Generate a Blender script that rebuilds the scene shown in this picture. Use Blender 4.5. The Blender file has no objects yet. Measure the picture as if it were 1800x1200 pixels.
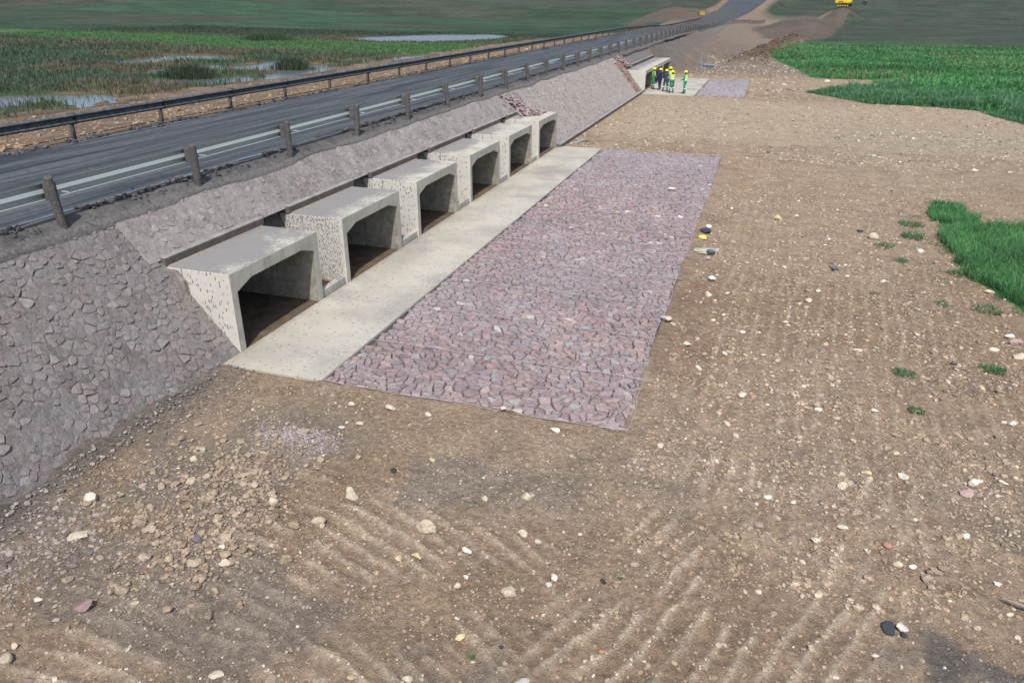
import bpy, bmesh, math, random
import numpy as np
from mathutils import Vector, Matrix, Euler

random.seed(7); rng = np.random.default_rng(7)
scene = bpy.context.scene
COL = scene.collection

# ------------------------------------------------------------------ camera
H_CAM = 6.9
RIGHT = Vector((0.949777, 0.31289484, 0.00452394))
DOWN = Vector((0.13537501, -0.39780433, -0.90742786))
FWD = Vector((-0.28212985, 0.86246654, -0.42018355))
cam_data = bpy.data.cameras.new('camera'); cam = bpy.data.objects.new('camera', cam_data)
COL.objects.link(cam)
cam.matrix_world = Matrix(((RIGHT.x, -DOWN.x, -FWD.x, 0), (RIGHT.y, -DOWN.y, -FWD.y, 0),
                           (RIGHT.z, -DOWN.z, -FWD.z, H_CAM), (0, 0, 0, 1)))
cam_data.sensor_width = 36; cam_data.lens = 25.8
cam_data.clip_start = 0.1; cam_data.clip_end = 5000
scene.camera = cam

# ------------------------------------------------------------------ sky and sun
SUN_DIR = Vector((0.20, -0.65, 1.0)).normalized()
elev = math.asin(SUN_DIR.z)
world = bpy.data.worlds.new('World'); scene.world = world; world.use_nodes = True
wn = world.node_tree; wn.nodes.clear()
sky = wn.nodes.new('ShaderNodeTexSky'); sky.sky_type = 'NISHITA'; sky.sun_disc = False
sky.sun_elevation = elev; sky.sun_rotation = math.atan2(SUN_DIR.x, SUN_DIR.y)
sky.air_density = 1.0; sky.dust_density = 2.5
bg = wn.nodes.new('ShaderNodeBackground'); bg.inputs[1].default_value = 0.12
wo = wn.nodes.new('ShaderNodeOutputWorld')
wn.links.new(sky.outputs[0], bg.inputs[0]); wn.links.new(bg.outputs[0], wo.inputs[0])
sun_data = bpy.data.lights.new('sun', 'SUN'); sun_data.energy = 3.3; sun_data.angle = math.radians(0.6)
sun_data.color = (1.0, 0.95, 0.88)
sun = bpy.data.objects.new('sun', sun_data); COL.objects.link(sun)
sun.rotation_euler = (-SUN_DIR).to_track_quat('-Z', 'Y').to_euler(); sun.location = (0, -20, 60)
vs = scene.view_settings
vs.view_transform = 'Standard'; vs.look = 'None'; vs.exposure = 0.6; vs.gamma = 1.0; vs.use_curve_mapping = False

# ------------------------------------------------------------------ helpers: noise
def _hash(ix, iy, seed):
    h = (ix.astype(np.int64) * 374761393 + iy.astype(np.int64) * 668265263 + seed * 1442695041) & 0xFFFFFFFF
    h = ((h ^ (h >> 13)) * 1274126177) & 0xFFFFFFFF
    return ((h ^ (h >> 16)) & 0xFFFF) / 65535.0
def vnoise(x, y, seed=0):
    x = np.asarray(x, float); y = np.asarray(y, float)
    ix = np.floor(x); iy = np.floor(y); fx = x - ix; fy = y - iy
    fx = fx * fx * (3 - 2 * fx); fy = fy * fy * (3 - 2 * fy)
    a = _hash(ix, iy, seed); b = _hash(ix + 1, iy, seed); c = _hash(ix, iy + 1, seed); d = _hash(ix + 1, iy + 1, seed)
    return (a * (1 - fx) + b * fx) * (1 - fy) + (c * (1 - fx) + d * fx) * fy
def fbm(x, y, scale, octaves=4, seed=0, gain=0.5):
    t = 0; a = 1; s = 0
    for o in range(octaves):
        t = t + a * vnoise(np.asarray(x) / scale * 2 ** o + 17.3 * o, np.asarray(y) / scale * 2 ** o - 9.1 * o, seed + o)
        s += a; a *= gain
    return t / s            # 0..1
def sstep(a, b, x):
    t = np.clip((np.asarray(x, float) - a) / (b - a), 0, 1); return t * t * (3 - 2 * t)
def in_poly(x, y, poly):
    x = np.asarray(x, float); y = np.asarray(y, float); c = np.zeros(x.shape, bool)
    n = len(poly)
    for i in range(n):
        x1, y1 = poly[i]; x2, y2 = poly[(i + 1) % n]
        if y1 == y2: continue
        c ^= ((y1 > y) != (y2 > y)) & (x < (x2 - x1) * (y - y1) / (y2 - y1) + x1)
    return c

# ------------------------------------------------------------------ helpers: meshes and objects
def set_mesh(name, V, F, colors=None, smooth=False, mats=None, fmat=None):
    """V (n,3) array, F (m,k) array of one polygon size or a list of such arrays; colors per vertex (n,3)."""
    me = bpy.data.meshes.new(name)
    V = np.asarray(V, np.float32); Fs = F if isinstance(F, list) else [F]
    Fs = [np.asarray(f, np.int32) for f in Fs if len(f)]
    nl = sum(f.size for f in Fs); npoly = sum(len(f) for f in Fs)
    me.vertices.add(len(V)); me.vertices.foreach_set('co', V.ravel())
    me.loops.add(nl); me.loops.foreach_set('vertex_index', np.concatenate([f.ravel() for f in Fs]))
    me.polygons.add(npoly)
    starts = []; o = 0
    for f in Fs:
        k = f.shape[1]; starts.append(o + np.arange(len(f)) * k); o += f.size
    me.polygons.foreach_set('loop_start', np.concatenate(starts).astype(np.int32))
    me.update(calc_edges=True)
    me.polygons.foreach_set('use_smooth', np.full(npoly, smooth, bool))
    if fmat is not None: me.polygons.foreach_set('material_index', np.asarray(fmat, np.int32))
    if colors is not None:
        at = me.color_attributes.new('tint', 'FLOAT_COLOR', 'POINT')
        c = np.ones((len(V), 4), np.float32); c[:, :3] = colors; at.data.foreach_set('color', c.ravel())
    for m in (mats or []): me.materials.append(m)
    return me
def link(name, me, parent=None, loc=None):
    o = bpy.data.objects.new(name, me); COL.objects.link(o)
    if parent is not None: o.parent = parent
    if loc is not None: o.location = loc
    return o
def tag(o, label=None, cat=None, group=None, kind=None):
    if label: o['label'] = label
    if cat: o['category'] = cat
    if group: o['group'] = group
    if kind: o['kind'] = kind
    return o
def empty(name, loc, label=None, cat=None, group=None, rz=0):
    o = bpy.data.objects.new(name, None); COL.objects.link(o); o.location = loc; o.rotation_euler = (0, 0, rz)
    o.empty_display_size = 0.2
    return tag(o, label, cat, group)
class MB:
    """collects polygons of any size and builds one mesh object"""
    def __init__(s): s.v = []; s.f = []
    def add(s, vs_, fs_):
        b = len(s.v); s.v += [tuple(p) for p in vs_]; s.f += [tuple(i + b for i in f) for f in fs_]; return s
    def box(s, x0, x1, y0, y1, z0, z1):
        return s.add([(x0, y0, z0), (x1, y0, z0), (x1, y1, z0), (x0, y1, z0), (x0, y0, z1), (x1, y0, z1), (x1, y1, z1), (x0, y1, z1)],
                     [(0, 3, 2, 1), (4, 5, 6, 7), (0, 1, 5, 4), (1, 2, 6, 5), (2, 3, 7, 6), (3, 0, 4, 7)])
    def tube(s, pts, radii, n=8, caps=True):
        pts = [Vector(p) for p in pts]; rings = []
        for i, p in enumerate(pts):
            d = (pts[min(i + 1, len(pts) - 1)] - pts[max(i - 1, 0)]).normalized()
            a = d.cross(Vector((0.13, 0.31, 0.94)) if abs(d.z) < 0.9 else Vector((1, 0.1, 0))).normalized(); b = d.cross(a)
            r = radii[i] if hasattr(radii, '__len__') else radii
            rings.append([p + a * (r * math.cos(2 * math.pi * k / n)) + b * (r * math.sin(2 * math.pi * k / n)) for k in range(n)])
        vs_ = [v for r in rings for v in r]; fs_ = []
        for i in range(len(pts) - 1):
            for k in range(n):
                fs_.append((i * n + k, i * n + (k + 1) % n, (i + 1) * n + (k + 1) % n, (i + 1) * n + k))
        if caps: fs_ += [tuple(range(n))[::-1], tuple((len(pts) - 1) * n + k for k in range(n))]
        return s.add(vs_, fs_)
    def prism(s, prof, axis, a0, a1):
        """prof: list of 2D points; extruded along axis ('x': prof is (y,z); 'y': prof is (x,z); 'z': (x,y))"""
        def P(p, a): return {'x': (a, p[0], p[1]), 'y': (p[0], a, p[1]), 'z': (p[0], p[1], a)}[axis]
        n = len(prof); vs_ = [P(p, a0) for p in prof] + [P(p, a1) for p in prof]
        fs_ = [tuple(range(n)), tuple(range(2 * n - 1, n - 1, -1))] + [(k, k + n, (k + 1) % n + n, (k + 1) % n) for k in range(n)]
        return s.add(vs_, fs_)
    def mesh(s, name, mat, bevel=0, smooth=False, jit=0):
        me = bpy.data.meshes.new(name); me.from_pydata(s.v, [], s.f)
        bm = bmesh.new(); bm.from_mesh(me); bmesh.ops.recalc_face_normals(bm, faces=bm.faces)
        if bevel: bmesh.ops.bevel(bm, geom=[e for e in bm.edges if e.calc_face_angle(0) > 0.5], offset=bevel, segments=2, affect='EDGES', profile=0.6)
        if jit:
            for v in bm.verts: v.co += Vector([random.uniform(-jit, jit) for _ in range(3)])
        if smooth:
            for f in bm.faces: f.smooth = True
        bm.to_mesh(me); bm.free(); me.materials.append(mat); return me
    def build(s, name, mat, parent=None, bevel=0, smooth=False, jit=0):
        return link(name, s.mesh(name, mat, bevel, smooth, jit), parent)

# ------------------------------------------------------------------ helpers: materials
class NT:
    def __init__(s, name):
        s.m = bpy.data.materials.new(name); s.m.use_nodes = True; s.t = s.m.node_tree; s.t.nodes.clear()
        s.out = s.n('ShaderNodeOutputMaterial'); s.p = s.n('ShaderNodeBsdfPrincipled'); s.l(s.p.outputs[0], s.out.inputs[0])
        s.geo = s.n('ShaderNodeNewGeometry')
    def n(s, t, **k):
        x = s.t.nodes.new(t)
        for a, b in k.items(): setattr(x, a, b)
        return x
    def l(s, a, b): s.t.links.new(a, b)
    def put(s, inp, v):
        if isinstance(v, bpy.types.NodeSocket): s.l(v, inp)
        elif isinstance(v, (tuple, list)) and len(v) == 3 and inp.type == 'RGBA': inp.default_value = (*v, 1)
        else: inp.default_value = v
    @property
    def pos(s): return s.geo.outputs['Position']
    def mapped(s, scale=(1, 1, 1), rot=(0, 0, 0), vec=None):
        m = s.n('ShaderNodeMapping'); s.l(vec or s.pos, m.inputs[0]); m.inputs['Scale'].default_value = scale; m.inputs['Rotation'].default_value = rot
        return m.outputs[0]
    def noise(s, scale, detail=4, rough=0.55, vec=None, dist=0):
        x = s.n('ShaderNodeTexNoise'); s.l(vec or s.pos, x.inputs['Vector'])
        x.inputs['Scale'].default_value = scale; x.inputs['Detail'].default_value = detail; x.inputs['Roughness'].default_value = rough; x.inputs['Distortion'].default_value = dist
        return x.outputs['Fac']
    def voro(s, scale, vec=None, feature='F1', out='Distance', rand=1):
        x = s.n('ShaderNodeTexVoronoi', feature=feature); s.l(vec or s.pos, x.inputs['Vector'])
        x.inputs['Scale'].default_value = scale; x.inputs['Randomness'].default_value = rand
        return x.outputs[out]
    def ramp(s, v, a, b, c0=0., c1=1.):
        x = s.n('ShaderNodeMapRange'); x.interpolation_type = 'SMOOTHSTEP'; s.put(x.inputs[0], v)
        x.inputs[1].default_value = a; x.inputs[2].default_value = b; x.inputs[3].default_value = c0; x.inputs[4].default_value = c1
        return x.outputs[0]
    def mix(s, f, a, b, mode='MIX'):
        x = s.n('ShaderNodeMix', data_type='RGBA', blend_type=mode); s.put(x.inputs[0], f); s.put(x.inputs[6], a); s.put(x.inputs[7], b)
        return x.outputs[2]
    def math(s, op, a, b=0.5):
        x = s.n('ShaderNodeMath', operation=op); s.put(x.inputs[0], a); s.put(x.inputs[1], b); return x.outputs[0]
    def xyz(s, v):
        x = s.n('ShaderNodeSeparateXYZ'); s.l(v, x.inputs[0]); return x.outputs
    def attr(s, name='tint'):
        x = s.n('ShaderNodeAttribute', attribute_name=name); return x.outputs['Color']
    def objcolor(s):
        x = s.n('ShaderNodeObjectInfo'); return x.outputs['Color'], x.outputs['Random']
    def bump(s, h, strength, dist=0.02):
        x = s.n('ShaderNodeBump'); s.l(h, x.inputs['Height']); x.inputs['Strength'].default_value = strength; x.inputs['Distance'].default_value = dist
        s.l(x.outputs[0], s.p.inputs['Normal'])
    def fin(s, col, rough=0.9, spec=0.2, metal=0):
        s.put(s.p.inputs['Base Color'], col); s.put(s.p.inputs['Roughness'], rough); s.put(s.p.inputs['Specular IOR Level'], spec); s.put(s.p.inputs['Metallic'], metal)
        return s.m
def vmul(t, c, v):      # colour times grey factor
    x = t.n('ShaderNodeMix', data_type='RGBA', blend_type='MULTIPLY'); x.inputs[0].default_value = 1; t.put(x.inputs[6], c)
    cc = t.n('ShaderNodeCombineColor'); 
    for i in range(3): t.put(cc.inputs[i], v)
    t.l(cc.outputs[0], x.inputs[7]); return x.outputs[2]

def mat_ground():
    t = NT('bare_earth'); c = t.attr()
    n1 = t.noise(1.3, 6, 0.6); n2 = t.noise(9, 6, 0.65); n3 = t.noise(60, 4, 0.7)
    c = vmul(t, c, t.ramp(n1, 0.3, 0.7, 0.84, 1.12)); c = vmul(t, c, t.ramp(n2, 0.3, 0.72, 0.72, 1.22)); c = vmul(t, c, t.ramp(n3, 0.25, 0.75, 0.70, 1.28))
    d = t.voro(34); col = t.voro(34, out='Color')
    sep = t.n('ShaderNodeSeparateColor'); t.l(col, sep.inputs[0])
    sel = t.math('MULTIPLY', t.ramp(d, 0.22, 0.34, 1, 0), t.ramp(sep.outputs[0], 0.80, 0.84))
    veg = t.n('ShaderNodeSeparateColor'); t.l(t.attr('veg'), veg.inputs[0])
    bare = t.math('SUBTRACT', 1.0, veg.outputs[0])
    vn = t.math('ADD', t.math('MULTIPLY', t.noise(0.10, 8, 0.62, vec=t.mapped((0.7, 1, 1))), 0.5), t.math('MULTIPLY', t.noise(0.55, 6, 0.7), 0.5))
    vf = t.n('ShaderNodeMix', data_type='FLOAT'); t.l(veg.outputs[0], vf.inputs[0]); vf.inputs[2].default_value = 1.0; t.l(t.ramp(vn, 0.36, 0.64, 0.62, 1.42), vf.inputs[3]); c = vmul(t, c, vf.outputs[0])
    c = t.mix(t.math('MULTIPLY', t.math('MULTIPLY', sel, 0.7), bare), c, t.mix(sep.outputs[1], (0.5, 0.42, 0.31), (0.16, 0.13, 0.12)))
    h = t.math('ADD', t.math('MULTIPLY', n2, 1.0), t.math('MULTIPLY', n3, 0.45)); h = t.math('ADD', h, t.math('MULTIPLY', sel, 0.5))
    t.bump(h, 1.0, 0.09); return t.fin(c, 0.95, 0.12)
def mat_tint(name, rough=0.9, spec=0.2, dust=None, nscale=14, bump=0.5, bdist=0.02, var=(0.78, 1.2)):
    """stone-like material: colour from the mesh, broken up by grain; dust = (colour, amount)"""
    t = NT(name); c = t.attr(); n = t.noise(nscale, 6, 0.65); n2 = t.noise(nscale * 5, 4, 0.7)
    c = vmul(t, c, t.ramp(n, 0.28, 0.72, *var)); c = vmul(t, c, t.ramp(n2, 0.25, 0.75, 0.82, 1.16))
    if dust:
        f = t.math('MULTIPLY', t.ramp(t.noise(1.7, 5, 0.65), 0.35, 0.65), dust[1]); c = t.mix(f, c, dust[0])
    t.bump(t.math('ADD', n, t.math('MULTIPLY', n2, 0.4)), bump, bdist); return t.fin(c, rough, spec)
def mat_plain(name, col, rough=0.7, spec=0.3, metal=0, nscale=20, var=(0.85, 1.12), bump=0.15, dirt=None):
    t = NT(name); n = t.noise(nscale, 5, 0.6); c = vmul(t, col, t.ramp(n, 0.3, 0.7, *var))
    if dirt: c = t.mix(t.math('MULTIPLY', t.ramp(t.noise(6, 6, 0.7), 0.42, 0.62), dirt[1]), c, dirt[0])
    t.bump(n, bump, 0.01); return t.fin(c, rough, spec, metal)
def mat_blade():
    t = NT('grass_blade'); c = t.attr(); t.fin(c, 0.6, 0.25)
    tr = t.n('ShaderNodeBsdfTranslucent'); t.put(tr.inputs[0], c); mx = t.n('ShaderNodeMixShader'); mx.inputs[0].default_value = 0.28
    t.l(t.p.outputs[0], mx.inputs[1]); t.l(tr.outputs[0], mx.inputs[2]); t.l(mx.outputs[0], t.out.inputs[0]); return t.m
def mat_concrete():
    """weathered precast concrete; the object's colour R sets how much mud was splashed on its side walls, G on its top"""
    t = NT('weathered_concrete'); oc, rnd = t.objcolor()
    s = t.n('ShaderNodeSeparateColor'); t.l(oc, s.inputs[0])
    N = t.xyz(t.geo.outputs['Normal']); P = t.xyz(t.pos)
    base = t.mix(t.ramp(t.noise(1.6, 6, 0.6), 0.35, 0.65), (0.41, 0.395, 0.345), (0.32, 0.31, 0.272))
    base = vmul(t, base, t.ramp(t.noise(45, 5, 0.6), 0.3, 0.7, 0.9, 1.07))
    streak = t.noise(1.0, 6, 0.6, vec=t.mapped((7, 9, 0.5)))
    front = t.math('MULTIPLY', t.ramp(N[0], 0.5, 0.9), t.ramp(streak, 0.5, 0.66))
    base = t.mix(t.math('MULTIPLY', front, 0.5), base, (0.25, 0.22, 0.16))
    base = t.mix(t.math('MULTIPLY', t.ramp(t.noise(2.3, 5, 0.7, vec=t.mapped((1, 1, 2.2))), 0.55, 0.68), 0.35), base, (0.20, 0.185, 0.15))
    base = t.mix(t.math('MULTIPLY', t.ramp(N[1], -0.8, -0.5, 1, 0), 0.55), base, (0.52, 0.51, 0.475))  # side walls whitened: cleaner cast face plus sunlight put into the colour
    # splashed mud specks on the faces turned to the oncoming traffic side
    vec = t.mapped((19, 19, 7), (0, 0.55, 0)); d = t.voro(1.0, vec=vec); cc = t.voro(1.0, vec=vec, out='Color')
    sc = t.n('ShaderNodeSeparateColor'); t.l(cc, sc.inputs[0])
    dens = t.math('SUBTRACT', 1.0, t.math('MULTIPLY', s.outputs[0], 0.95))
    sp = t.math('MULTIPLY', t.ramp(d, 0.22, 0.40, 1, 0), t.math('GREATER_THAN', sc.outputs[0], dens))
    nz = t.noise(24, 5, 0.75, vec=t.mapped((1.5, 1.5, 0.6), (0, 0.6, 0)))
    thr = t.math('SUBTRACT', 0.80, t.math('MULTIPLY', s.outputs[0], 0.34))
    sp2 = t.math('GREATER_THAN', nz, thr)
    side = t.math('MULTIPLY', t.ramp(N[1], -0.8, -0.4, 1, 0), t.math('MAXIMUM', sp, sp2))
    back = t.ramp(P[0], -11.2, -10.05, 1.0, 0.0)
    side = t.math('MULTIPLY', side, t.ramp(P[0], -10.12, -10.02, 1, 0.3))
    base = t.mix(t.math('MULTIPLY', side, 0.9), base, (0.115, 0.11, 0.105))
    mud = t.mix(t.noise(8, 5, 0.7), (0.15, 0.15, 0.155), (0.21, 0.205, 0.20))
    a = t.math('ADD', t.math('ADD', back, t.math('MULTIPLY', s.outputs[1], 1.0)), t.math('ADD', t.math('MULTIPLY', t.math('SUBTRACT', t.noise(11, 8, 0.75), 0.5), 2.6), t.math('MULTIPLY', t.math('SUBTRACT', t.noise(0.9, 3, 0.5), 0.5), 2.2)))
    top = t.math('MULTIPLY', t.ramp(N[2], 0.5, 0.8), t.ramp(a, 0.50, 1.15)); 
    base = t.mix(t.math('MULTIPLY', top, 0.93), base, mud)
    t.bump(t.math('ADD', t.noise(30, 6, 0.65), t.math('MULTIPLY', top, 0.6)), 0.25, 0.02); return t.fin(base, 0.88, 0.2)
def mat_apron():
    t = NT('apron_concrete'); P = t.xyz(t.pos)
    c = t.mix(t.ramp(t.noise(0.55, 6, 0.6), 0.35, 0.68), (0.375, 0.358, 0.308), (0.285, 0.272, 0.236))
    c = vmul(t, c, t.ramp(t.noise(70, 4, 0.6), 0.3, 0.7, 0.93, 1.05))
    a = t.math('ADD', t.math('MULTIPLY', t.math('SUBTRACT', t.noise(0.42, 3, 0.5), 0.5), 2.3), t.math('MULTIPLY', t.math('SUBTRACT', t.noise(14, 8, 0.8), 0.5), 1.8))
    c = t.mix(t.math('MULTIPLY', t.ramp(a, 0.10, 0.42), 0.62), c, (0.19, 0.185, 0.178))
    d = t.voro(7.0, vec=t.mapped((1.4, 1, 1))); cc = t.n('ShaderNodeSeparateColor'); t.l(t.voro(7.0, vec=t.mapped((1.4, 1, 1)), out='Color'), cc.inputs[0])
    sp = t.math('MULTIPLY', t.ramp(d, 0.16, 0.26, 1, 0), t.math('GREATER_THAN', cc.outputs[0], 0.35))
    c = t.mix(t.math('MULTIPLY', sp, 0.75), c, (0.13, 0.125, 0.12))
    br = t.math('MULTIPLY', t.ramp(t.noise(0.9, 4, 0.6), 0.6, 0.75), 0.5); c = t.mix(br, c, (0.30, 0.22, 0.13))
    edge = t.math('MULTIPLY', t.ramp(P[0], -9.75, -9.98, 0, 1), t.ramp(t.noise(3, 4, 0.6), 0.35, 0.6)); c = t.mix(t.math('MULTIPLY', edge, 0.55), c, (0.21, 0.16, 0.11))
    t.bump(t.noise(40, 6, 0.6), 0.15, 0.01); return t.fin(c, 0.9, 0.2)
def mat_road():
    t = NT('muddy_road'); n = t.noise(1.0, 7, 0.65, vec=t.mapped((3.2, 0.10, 1))); n2 = t.noise(5, 7, 0.7); n3 = t.noise(40, 5, 0.7)
    c = t.mix(t.ramp(n, 0.36, 0.64), (0.022, 0.026, 0.031), (0.070, 0.077, 0.086))
    c = vmul(t, c, t.ramp(n2, 0.3, 0.7, 0.78, 1.22)); c = vmul(t, c, t.ramp(n3, 0.25, 0.75, 0.8, 1.2))
    t.bump(t.math('ADD', t.math('ADD', n, t.math('MULTIPLY', n2, 0.6)), t.math('MULTIPLY', n3, 0.2)), 0.6, 0.04)
    return t.fin(c, t.ramp(n, 0.35, 0.6, 0.62, 0.92), 0.35)
def mat_water(name, rough=0.06, col=(0.055, 0.06, 0.055)):
    t = NT(name); n = t.noise(2.2, 4, 0.6); t.bump(n, 0.10, 0.05); return t.fin(col, rough, 0.5)

M = {}
M['earth'] = mat_ground()
M['gabion'] = mat_tint('gabion_stone', 0.88, 0.25, nscale=11, bump=0.55, var=(0.8, 1.18))
M['pitch'] = mat_tint('pitching_stone', 0.93, 0.15, dust=((0.200, 0.191, 0.188), 0.75), nscale=14, bump=1.0, bdist=0.03, var=(0.72, 1.25))
M['pitch_clean'] = mat_tint('clean_pitching_stone', 0.93, 0.15, dust=((0.280, 0.262, 0.248), 0.85), nscale=14, bump=1.0, bdist=0.03, var=(0.75, 1.22))
M['mortar_clean'] = mat_tint('pale_mortar', 0.95, 0.12, dust=((0.280, 0.262, 0.248), 0.85), nscale=10, bump=1.0, bdist=0.05, var=(0.72, 1.22))
M['mortar'] = mat_tint('grey_mortar', 0.95, 0.12, dust=((0.200, 0.191, 0.188), 0.7), nscale=10, bump=1.0, bdist=0.06, var=(0.68, 1.25))
M['rock'] = mat_tint('loose_rock', 0.9, 0.2, nscale=16, bump=0.8, bdist=0.02)
M['clod'] = mat_tint('earth_clod', 0.96, 0.08, nscale=22, bump=1.0)
M['blade'] = mat_blade()
M['concrete'] = mat_concrete()
M['apron'] = mat_apron()
M['road'] = mat_road()
M['water'] = mat_water('still_water', 0.22, (0.085, 0.095, 0.10))
M['puddle'] = mat_water('road_puddle', 0.12, (0.05, 0.055, 0.065))
M['galv'] = mat_plain('galvanised_steel', (0.44, 0.49, 0.475), 0.42, 0.5, 0.4, 6, (0.88, 1.1), 0.05, dirt=((0.22, 0.24, 0.24), 0.35))
M['galv_shaded_dusty'] = mat_plain('shaded_dusty_rail', (0.055, 0.062, 0.07), 0.75, 0.3, 0.0, 5, (0.75, 1.25), 0.15, dirt=((0.17, 0.175, 0.175), 0.35))  # shade on the rail face put into the dark colour, grey dust over it
M['timber'] = mat_plain('weathered_timber', (0.095, 0.088, 0.082), 0.9, 0.15, 0, 18, (0.65, 1.25), 0.4, dirt=((0.065, 0.066, 0.070), 0.8))
M['wire'] = mat_plain('galvanised_wire', (0.33, 0.32, 0.335), 0.5, 0.4, 0.2)
M['dark'] = mat_plain('dark_steel', (0.035, 0.035, 0.038), 0.6, 0.4)

# ================================================================== the lie of the land
CULV_Y = [11.72, 16.25, 20.80, 25.42, 29.95, 34.42]; CW = 3.34      # near edge of each cell, outer width
FCULV_Y0, FCULV_Y1 = 65.9, 82.4
WATER_Z = 1.2
def slope_x(z): return -10.0 - 0.864 * z                          # the pitched plane of the embankment
EDGE = np.array([(-40, 40.), (30, 24.), (45, 19), (52, 16.6), (55.8, 15.84), (58.2, 15.12), (61.8, 14.6), (63.0, 11.85), (63.4, 7.6), (66.5, 5.8), (69.8, 3.4), (71.5, 4.4),
                 (74, 9.5), (83.8, 9.8), (84.4, 4.2), (95, 3.0), (118.5, -0.8), (130, 1.2), (173, 6.5), (267, 15.5), (480, 36)])
def field_edge(Y): return np.interp(Y, EDGE[:, 0], EDGE[:, 1])
NEAR_GRASS = [(6.35, 29.6), (6.3, 27.2), (6.2, 25.0), (6.05, 22.7), (6.5, 21.0), (6.9, 20.2), (8.5, 18.6), (15, 18), (18, 29), (9.0, 28.7), (7.3, 28.2), (7.2, 30.3)]
ROAD_Y = np.array([-60, 112, 138, 150, 165, 226, 250, 297, 361, 420, 600])
ROAD_Z = np.array([3.0, 2.95, 2.6, 2.25, 2.15, 2.2, 2.5, 4.0, 7.9, 11.5, 22.0])
ROAD_X = np.array([-16.3, -16.3, -16.3, -16.3, -16.3, -16.3, -15.8, -14.5, -12.5, -8.0, 8.0])
ROAD_W = np.array([3.3, 3.3, 3.3, 3.3, 3.3, 3.3, 3.7, 5.0, 7.0, 7.5, 8.0])
def road_w(Y): return np.interp(Y, ROAD_Y, ROAD_W)
def road_z(Y): return np.interp(Y, ROAD_Y, ROAD_Z)
def road_x(Y): return np.interp(Y, ROAD_Y, ROAD_X)
POOL_MID = [(-64, 62), (-63, 73), (-52, 72), (-46, 68), (-40, 66), (-36.5, 60), (-37, 50), (-38.5, 45.5), (-44, 47), (-50, 50), (-56, 56)]
POOL_LEFT = [(-47, 33), (-46, 38), (-41.5, 40.5), (-37.6, 40), (-37.5, 36), (-36, 31), (-37, 27), (-42, 29)]
POOL_FAR = [(-66, 110), (-66, 124), (-60, 136), (-50, 141), (-44, 134), (-43, 122), (-47, 112), (-57, 108)]
POOL_SIDE = [(-42, 69), (-41, 76), (-37.5, 85), (-35, 84), (-35.5, 74), (-37, 67)]
def pool_mask(X, Y):
    wx = X + 5 * (fbm(X, Y, 9, 3, 31) - 0.5); wy = Y + 5 * (fbm(X, Y, 9, 3, 41) - 0.5)
    n = fbm(X, Y * 0.6, 5.5, 4, 51)
    mid = in_poly(wx, wy, POOL_MID) & (n > 0.455)
    left = in_poly(wx, wy, POOL_LEFT) & (n > 0.42)
    far = in_poly(X + 1.2 * (n - 0.5), Y + 3 * (n - 0.5), POOL_FAR)
    side = in_poly(wx, wy, POOL_SIDE) & (n > 0.38)
    return mid | left | far | side
def ridges(X, Y):
    """tyre and track ridges pressed into the foreground; 0..1 crest"""
    w = 0.30 * (fbm(X, Y, 2.0, 3, 61) - 0.5) + 0.09 * (fbm(X, Y, 0.3, 3, 63) - 0.5)
    brk = sstep(0.40, 0.62, fbm(X, Y, 0.75, 4, 65))
    def crest(u, lam, sharp): 
        p = np.abs(((u + w) / lam) % 1.0 - 0.5) * lam; return np.exp(-(p / sharp) ** 2)
    # left set: sweeping roughly across, curving up
    uL = Y + 0.22 * X + 0.075 * (X + 5.2) ** 2
    mL = sstep(-8.2, -6.4, X) * sstep(-1.0, -2.4, X) * sstep(8.3, 7.3, Y + 0.1 * X) 
    # centre set: diagonal, bending into the direction of the culverts
    uC = X - 0.62 * Y + 0.038 * np.clip(Y - 5, 0, 40) ** 2
    mC = sstep(-2.6, -1.4, X - 0.35 * (Y - 6)) * sstep(2.6, 1.2, X - 0.25 * (Y - 6)) * sstep(12.5, 9.5, Y)
    # right set: along the mattress edge
    uR = X - 0.03 * Y + 0.25 * np.sin(Y / 6.5)
    mR = sstep(-1.1, -0.2, X) * sstep(6.2, 4.8, X) * sstep(7.5, 9.5, Y) * sstep(30, 20, Y)
    return crest(uL, 0.31, 0.052) * mL * brk, crest(uC, 0.33, 0.050) * mC * brk, crest(uR, 0.34, 0.05) * mR * (0.35 + 0.65 * brk)
def bump_at(X, Y, x, y, rx, ry, h): return h * np.exp(-((X - x) / rx) ** 2 - ((Y - y) / ry) ** 2)
def seg_dist(X, Y, p, q):
    px, py = p; dx, dy = q[0] - px, q[1] - py; t = np.clip(((X - px) * dx + (Y - py) * dy) / (dx * dx + dy * dy), 0, 1)
    return np.hypot(X - px - t * dx, Y - py - t * dy)
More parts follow.
